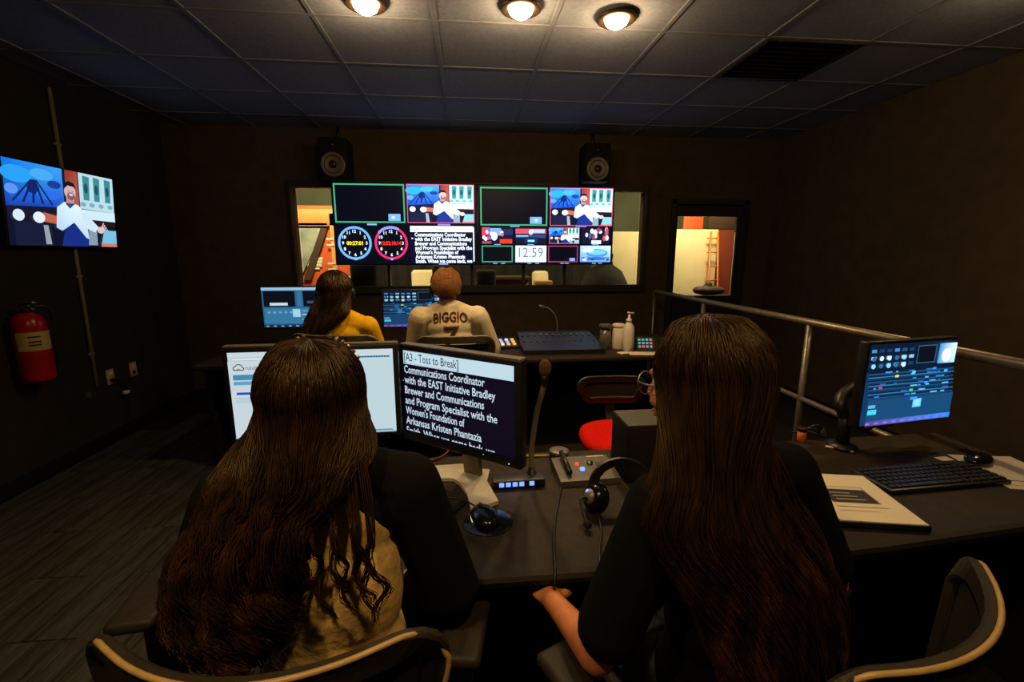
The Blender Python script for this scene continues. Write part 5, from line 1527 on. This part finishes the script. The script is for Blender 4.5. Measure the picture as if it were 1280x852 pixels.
long_hair(t, org, J['head'], Rm, 0.98, [(1.10, -.306, .124, .770), (1.03, -.345, .108, .738), (.95, -.390, .100, .712), (.87, -.392, .092, .698), (.80, -.375, .080, .694)], 5600, M['hair_curl'], (.78, 1.0), (.020, 5.2), 64, thick=.055, r=.00150, extra_wisps=wisps, gather=.85)
m = MB()
for k in range(15):
    a = R(-58 + 8.3 * k)
    p = V(J['head']) + Rm @ V((.088 * math.sin(a), .035 - .01 * math.cos(a), .030 + .100 * math.cos(a)))
    if abs(k - 7) < 2: continue
    m.box(p, (.008, .007, .007), rot=(a, a * .7, k), bevel=.002, seg=1)
m.build('hair_clip', M['scrunchie'], t, org=org)

# ---------------------------------------------------------------- woman with long straight hair
J = dict(yaw=22, pelvis=(.530, .770, .565), chest=(.495, .745, .88), neck=(.455, .745, 1.085), head=(.420, .765, 1.225),
         sl=(.325, .685, 1.035), sr=(.650, .815, 1.02), el=(.232, .715, .715), er=(.805, .835, .735), wl=(.185, .875, .690), wr=(.68, 1.06, .775),
         hl=(-.12, 1.0, -.25), pl=(.435, .80, .545), pr=(.59, .87, .545), kl=(.29, 1.17, .54), kr=(.46, 1.24, .54), al=(.27, 1.22, .09), ar=(.45, 1.28, .09), curl=30)
t, Rm, org = person('seated woman with long straight dark hair, round spectacles and black shirt', J, M['skin_a'], 31, -6, 1.0, 0.95)
m = MB()
torso_pieces(m, J, .008, .96)
m.ell((.525, .765, .62), (.165, .122, .09), rot=rotz(22))
for s_ in 'lr':
    a, b = V(J['s' + s_]), V(J['e' + s_])
    m.cap(a, .060, a.lerp(b, .80), .060)
m.fused('shirt', M['black_cloth'], t, org, 0.006, 5)
trousers(t, J, org, M['denim'], .95); shoes(t, J, org, M['black'])
long_hair(t, org, J['head'], Rm, 1.0, [(1.11, .440, .122, .668), (1.02, .455, .160, .640), (.93, .510, .160, .622), (.84, .545, .145, .612), (.74, .555, .120, .606), (.66, .555, .105, .602)], 5200, M['hair_dark'], (.82, 1.0), (.011, 3.4), 80, thick=.035, r=.00145, yaw=16, az=107, gather=.6)
m = MB()
c = V(J['head'])
for sx in (-1, 1):
    q = MB()
    pts = [c + Rm @ V((sx * .033 + .023 * math.cos(2 * PI * k / 24), .094 + .002 * math.sin(2 * PI * k / 24), -.002 + .022 * math.sin(2 * PI * k / 24))) for k in range(25)]
    m.tube(pts, .0016, 6)
    m.tube([c + Rm @ V((sx * .056, .092, .004)), c + Rm @ V((sx * .078, .06, .006)), c + Rm @ V((sx * .082, -.01, .008)), c + Rm @ V((sx * .080, -.035, -.012))], .0015, 6)
m.tube([c + Rm @ V((-.011, .094, .004)), c + Rm @ V((0, .099, .008)), c + Rm @ V((.011, .094, .004))], .0015, 6)
m.build('spectacles', M['chrome'], t, org=org)

# ---------------------------------------------------------------- woman in yellow
J = dict(yaw=2, pelvis=(-.74, 2.78, .565), chest=(-.75, 2.79, .88), neck=(-.765, 2.79, 1.10), head=(-.785, 2.82, 1.228),
         sl=(-.915, 2.79, 1.03), sr=(-.60, 2.79, 1.03), el=(-.97, 2.90, .80), er=(-.56, 2.90, .80), wl=(-.90, 3.15, .79), wr=(-.62, 3.15, .79),
         pl=(-.83, 2.85, .545), pr=(-.65, 2.85, .545), kl=(-.86, 3.24, .54), kr=(-.63, 3.24, .54), al=(-.86, 3.26, .09), ar=(-.63, 3.26, .09), curl=12)
t, Rm, org = person('woman in a yellow shirt with dark hair at the front desk', J, M['skin_b'], 12, 0, .98, .96, 0.008)
m = MB(); torso_pieces(m, J, .008, .97); m.ell((-.74, 2.78, .60), (.165, .12, .08))
for s_ in 'lr':
    a, b = V(J['s' + s_]), V(J['e' + s_]); m.cap(a, .064, a.lerp(b, .75), .064)
m.fused('shirt', M['yellow_cloth'], t, org, 0.008, 4)
trousers(t, J, org, M['denim'], .95); shoes(t, J, org, M['black'])
long_hair(t, org, J['head'], Rm, .98, [(1.14, -.800, .112, 2.715), (1.08, -.830, .100, 2.690), (1.02, -.875, .062, 2.675), (.97, -.885, .05, 2.672)], 1500, M['hair_curl'], (.8, 1.0), (.008, 3.0), 50, thick=.04, r=.0026, gather=.6)
m = MB()
c = V(J['head'])
m.sweep([c + Rm @ V((.098 * math.cos(a), -.01, .030 + .103 * math.sin(a))) for a in [PI * k / 14 for k in range(15)]], [(-.008, -.003), (.008, -.003), (.008, .003), (-.008, .003)], up=Rm @ V((0, 1, 0)))
for sx in (-1, 1):
    m.ell(c + Rm @ V((sx * .098, -.01, .0)), (.016, .034, .036), rot=Rm)
m.build('headset', M['black'], t, org=org)

# ---------------------------------------------------------------- man in the jersey
J = dict(yaw=0, pelvis=(-.10, 2.92, .57), chest=(-.105, 2.90, .90), neck=(-.12, 2.90, 1.125), head=(-.128, 2.93, 1.240),
         sl=(-.295, 2.90, 1.060), sr=(.06, 2.90, 1.060), el=(-.34, 2.98, .80), er=(.145, 2.97, .82), wl=(-.28, 3.22, .79), wr=(.14, 3.22, .79),
         pl=(-.20, 2.99, .55), pr=(0.0, 2.99, .55), kl=(-.24, 3.40, .56), kr=(.04, 3.40, .56), al=(-.24, 3.42, .09), ar=(.04, 3.42, .09), curl=12)
t, Rm, org = person('man in a white lettered jersey at the front desk, seen from behind', J, M['skin_a'], -3, 4, 1.03, 1.08, 0.008)
m = MB(); torso_pieces(m, J, .010, 1.02); m.ell((-.10, 2.92, .62), (.185, .135, .08))
for s_ in 'lr':
    a, b = V(J['s' + s_]), V(J['e' + s_]); m.cap(a, .078, a.lerp(b, .92), .080)
sh = m.fused('jersey', M['jersey'], t, org, 0.008, 5)
trousers(t, J, org, M['denim'], 1.05); shoes(t, J, org, M['black'])
# lettering wrapped onto the back of the jersey
bv = BVHTree.FromPolygons([v.co.copy() for v in sh.data.vertices], [tuple(p.vertices) for p in sh.data.polygons])
def wrap(name, txt, cx, z, size, width, arch, off, mat, bold):
    vs, fs = text_mesh(txt, size, bold)
    x0 = min(p[0] for p in vs); x1 = max(p[0] for p in vs); k = width / (x1 - x0)
    bm = bmesh.new()
    bvs = [bm.verts.new(((p[0] - (x0 + x1) / 2) * k, p[1], 0)) for p in vs]
    for f in fs:
        try: bm.faces.new([bvs[i] for i in f])
        except ValueError: pass
    bmesh.ops.triangulate(bm, faces=bm.faces[:])
    bmesh.ops.subdivide_edges(bm, edges=[e for e in bm.edges if e.calc_length() > .02], cuts=2)
    for v in bm.verts:
        x, y = v.co.x, v.co.y
        px = cx + x; pz = z + y - arch * (x / (width / 2)) ** 2
        hit = bv.ray_cast(V((px - org.x, -1.0, pz)), V((0, 1, 0)))
        yy = hit[0].y if hit[0] else 0
        v.co = V((px - org.x, yy - off, pz))
    me = bpy.data.meshes.new(name); bm.to_mesh(me); bm.free()
    me.materials.append(M[mat])
    o = bpy.data.objects.new(name, me); COL.objects.link(o); o.parent = t
wrap('name_trim', 'BIGGIO', -.105, 1.046, .088, .212, .012, .0025, 'letter_trim', .035)
wrap('name_letters', 'BIGGIO', -.105, 1.048, .084, .206, .012, .0045, 'letter_dark', .008)
wrap('number_trim', '7', -.10, .902, .165, .10, 0, .0025, 'letter_trim', .035)
wrap('number', '7', -.10, .907, .155, .092, 0, .0045, 'letter_dark', .015)
# short hair
c = V(J['head']); N = 3400
m = MB(); m.ell(c + Rm @ V((0, -.020, .040)), (.080, .094, .090), rot=Rm, nu=22, nv=14); m.ell(c + Rm @ V((0, -.045, -.005)), (.070, .052, .055), rot=Rm)
vol = m.fused('tmpvol', M['hair_auburn_dark'], t, org, .006, 3)
el_ = np.radians(rng.uniform(-27, 88, N)); ph = np.radians(rng.uniform(-118, 118, N)); ph = np.where(el_ < 0, ph * .72, ph)
def sc(e, p, o_):
    return np.array(c) + np.stack([np.sin(p) * np.cos(e) * (.079 + o_), -np.cos(p) * np.cos(e) * (.098 + o_) - .014, np.sin(e) * (.093 + o_) + .034], 1) @ np.array(Rm).T
S = np.stack([sc(el_, ph, 0), sc(el_ - .10, ph + rng.normal(0, .05, N), .009 + 0 * el_), sc(el_ - .26, ph + rng.normal(0, .12, N), rng.uniform(.006, .018, N))], 1)
vv, qq = strands_mesh(catmull(S, 6), rng.uniform(.0012, .002, N), .0007)
me = mesh_np('hair', vv - np.array(org), qq, [M['hair_auburn_dark'], M['hair_auburn']], vol.data, mi=1); bpy.data.objects.remove(vol)
o = bpy.data.objects.new('hair', me); COL.objects.link(o); o.parent = t
m = MB()
m.sweep([c + Rm @ V((.096 * math.cos(a), .0, .034 + .100 * math.sin(a))) for a in [PI * (.5 + .5 * k / 8) for k in range(9)]], [(-.008, -.003), (.008, -.003), (.008, .003), (-.008, .003)], up=Rm @ V((0, 1, 0)))
m.ell(c + Rm @ V((-.094, -.002, -.008)), (.018, .036, .042), rot=Rm)
m.tube(spline([c + Rm @ V((-.10, .02, -.03)), c + Rm @ V((-.09, .07, -.06)), c + Rm @ V((-.04, .11, -.07))], 5), .004, 6)
m.build('headset', M['black'], t, org=org)
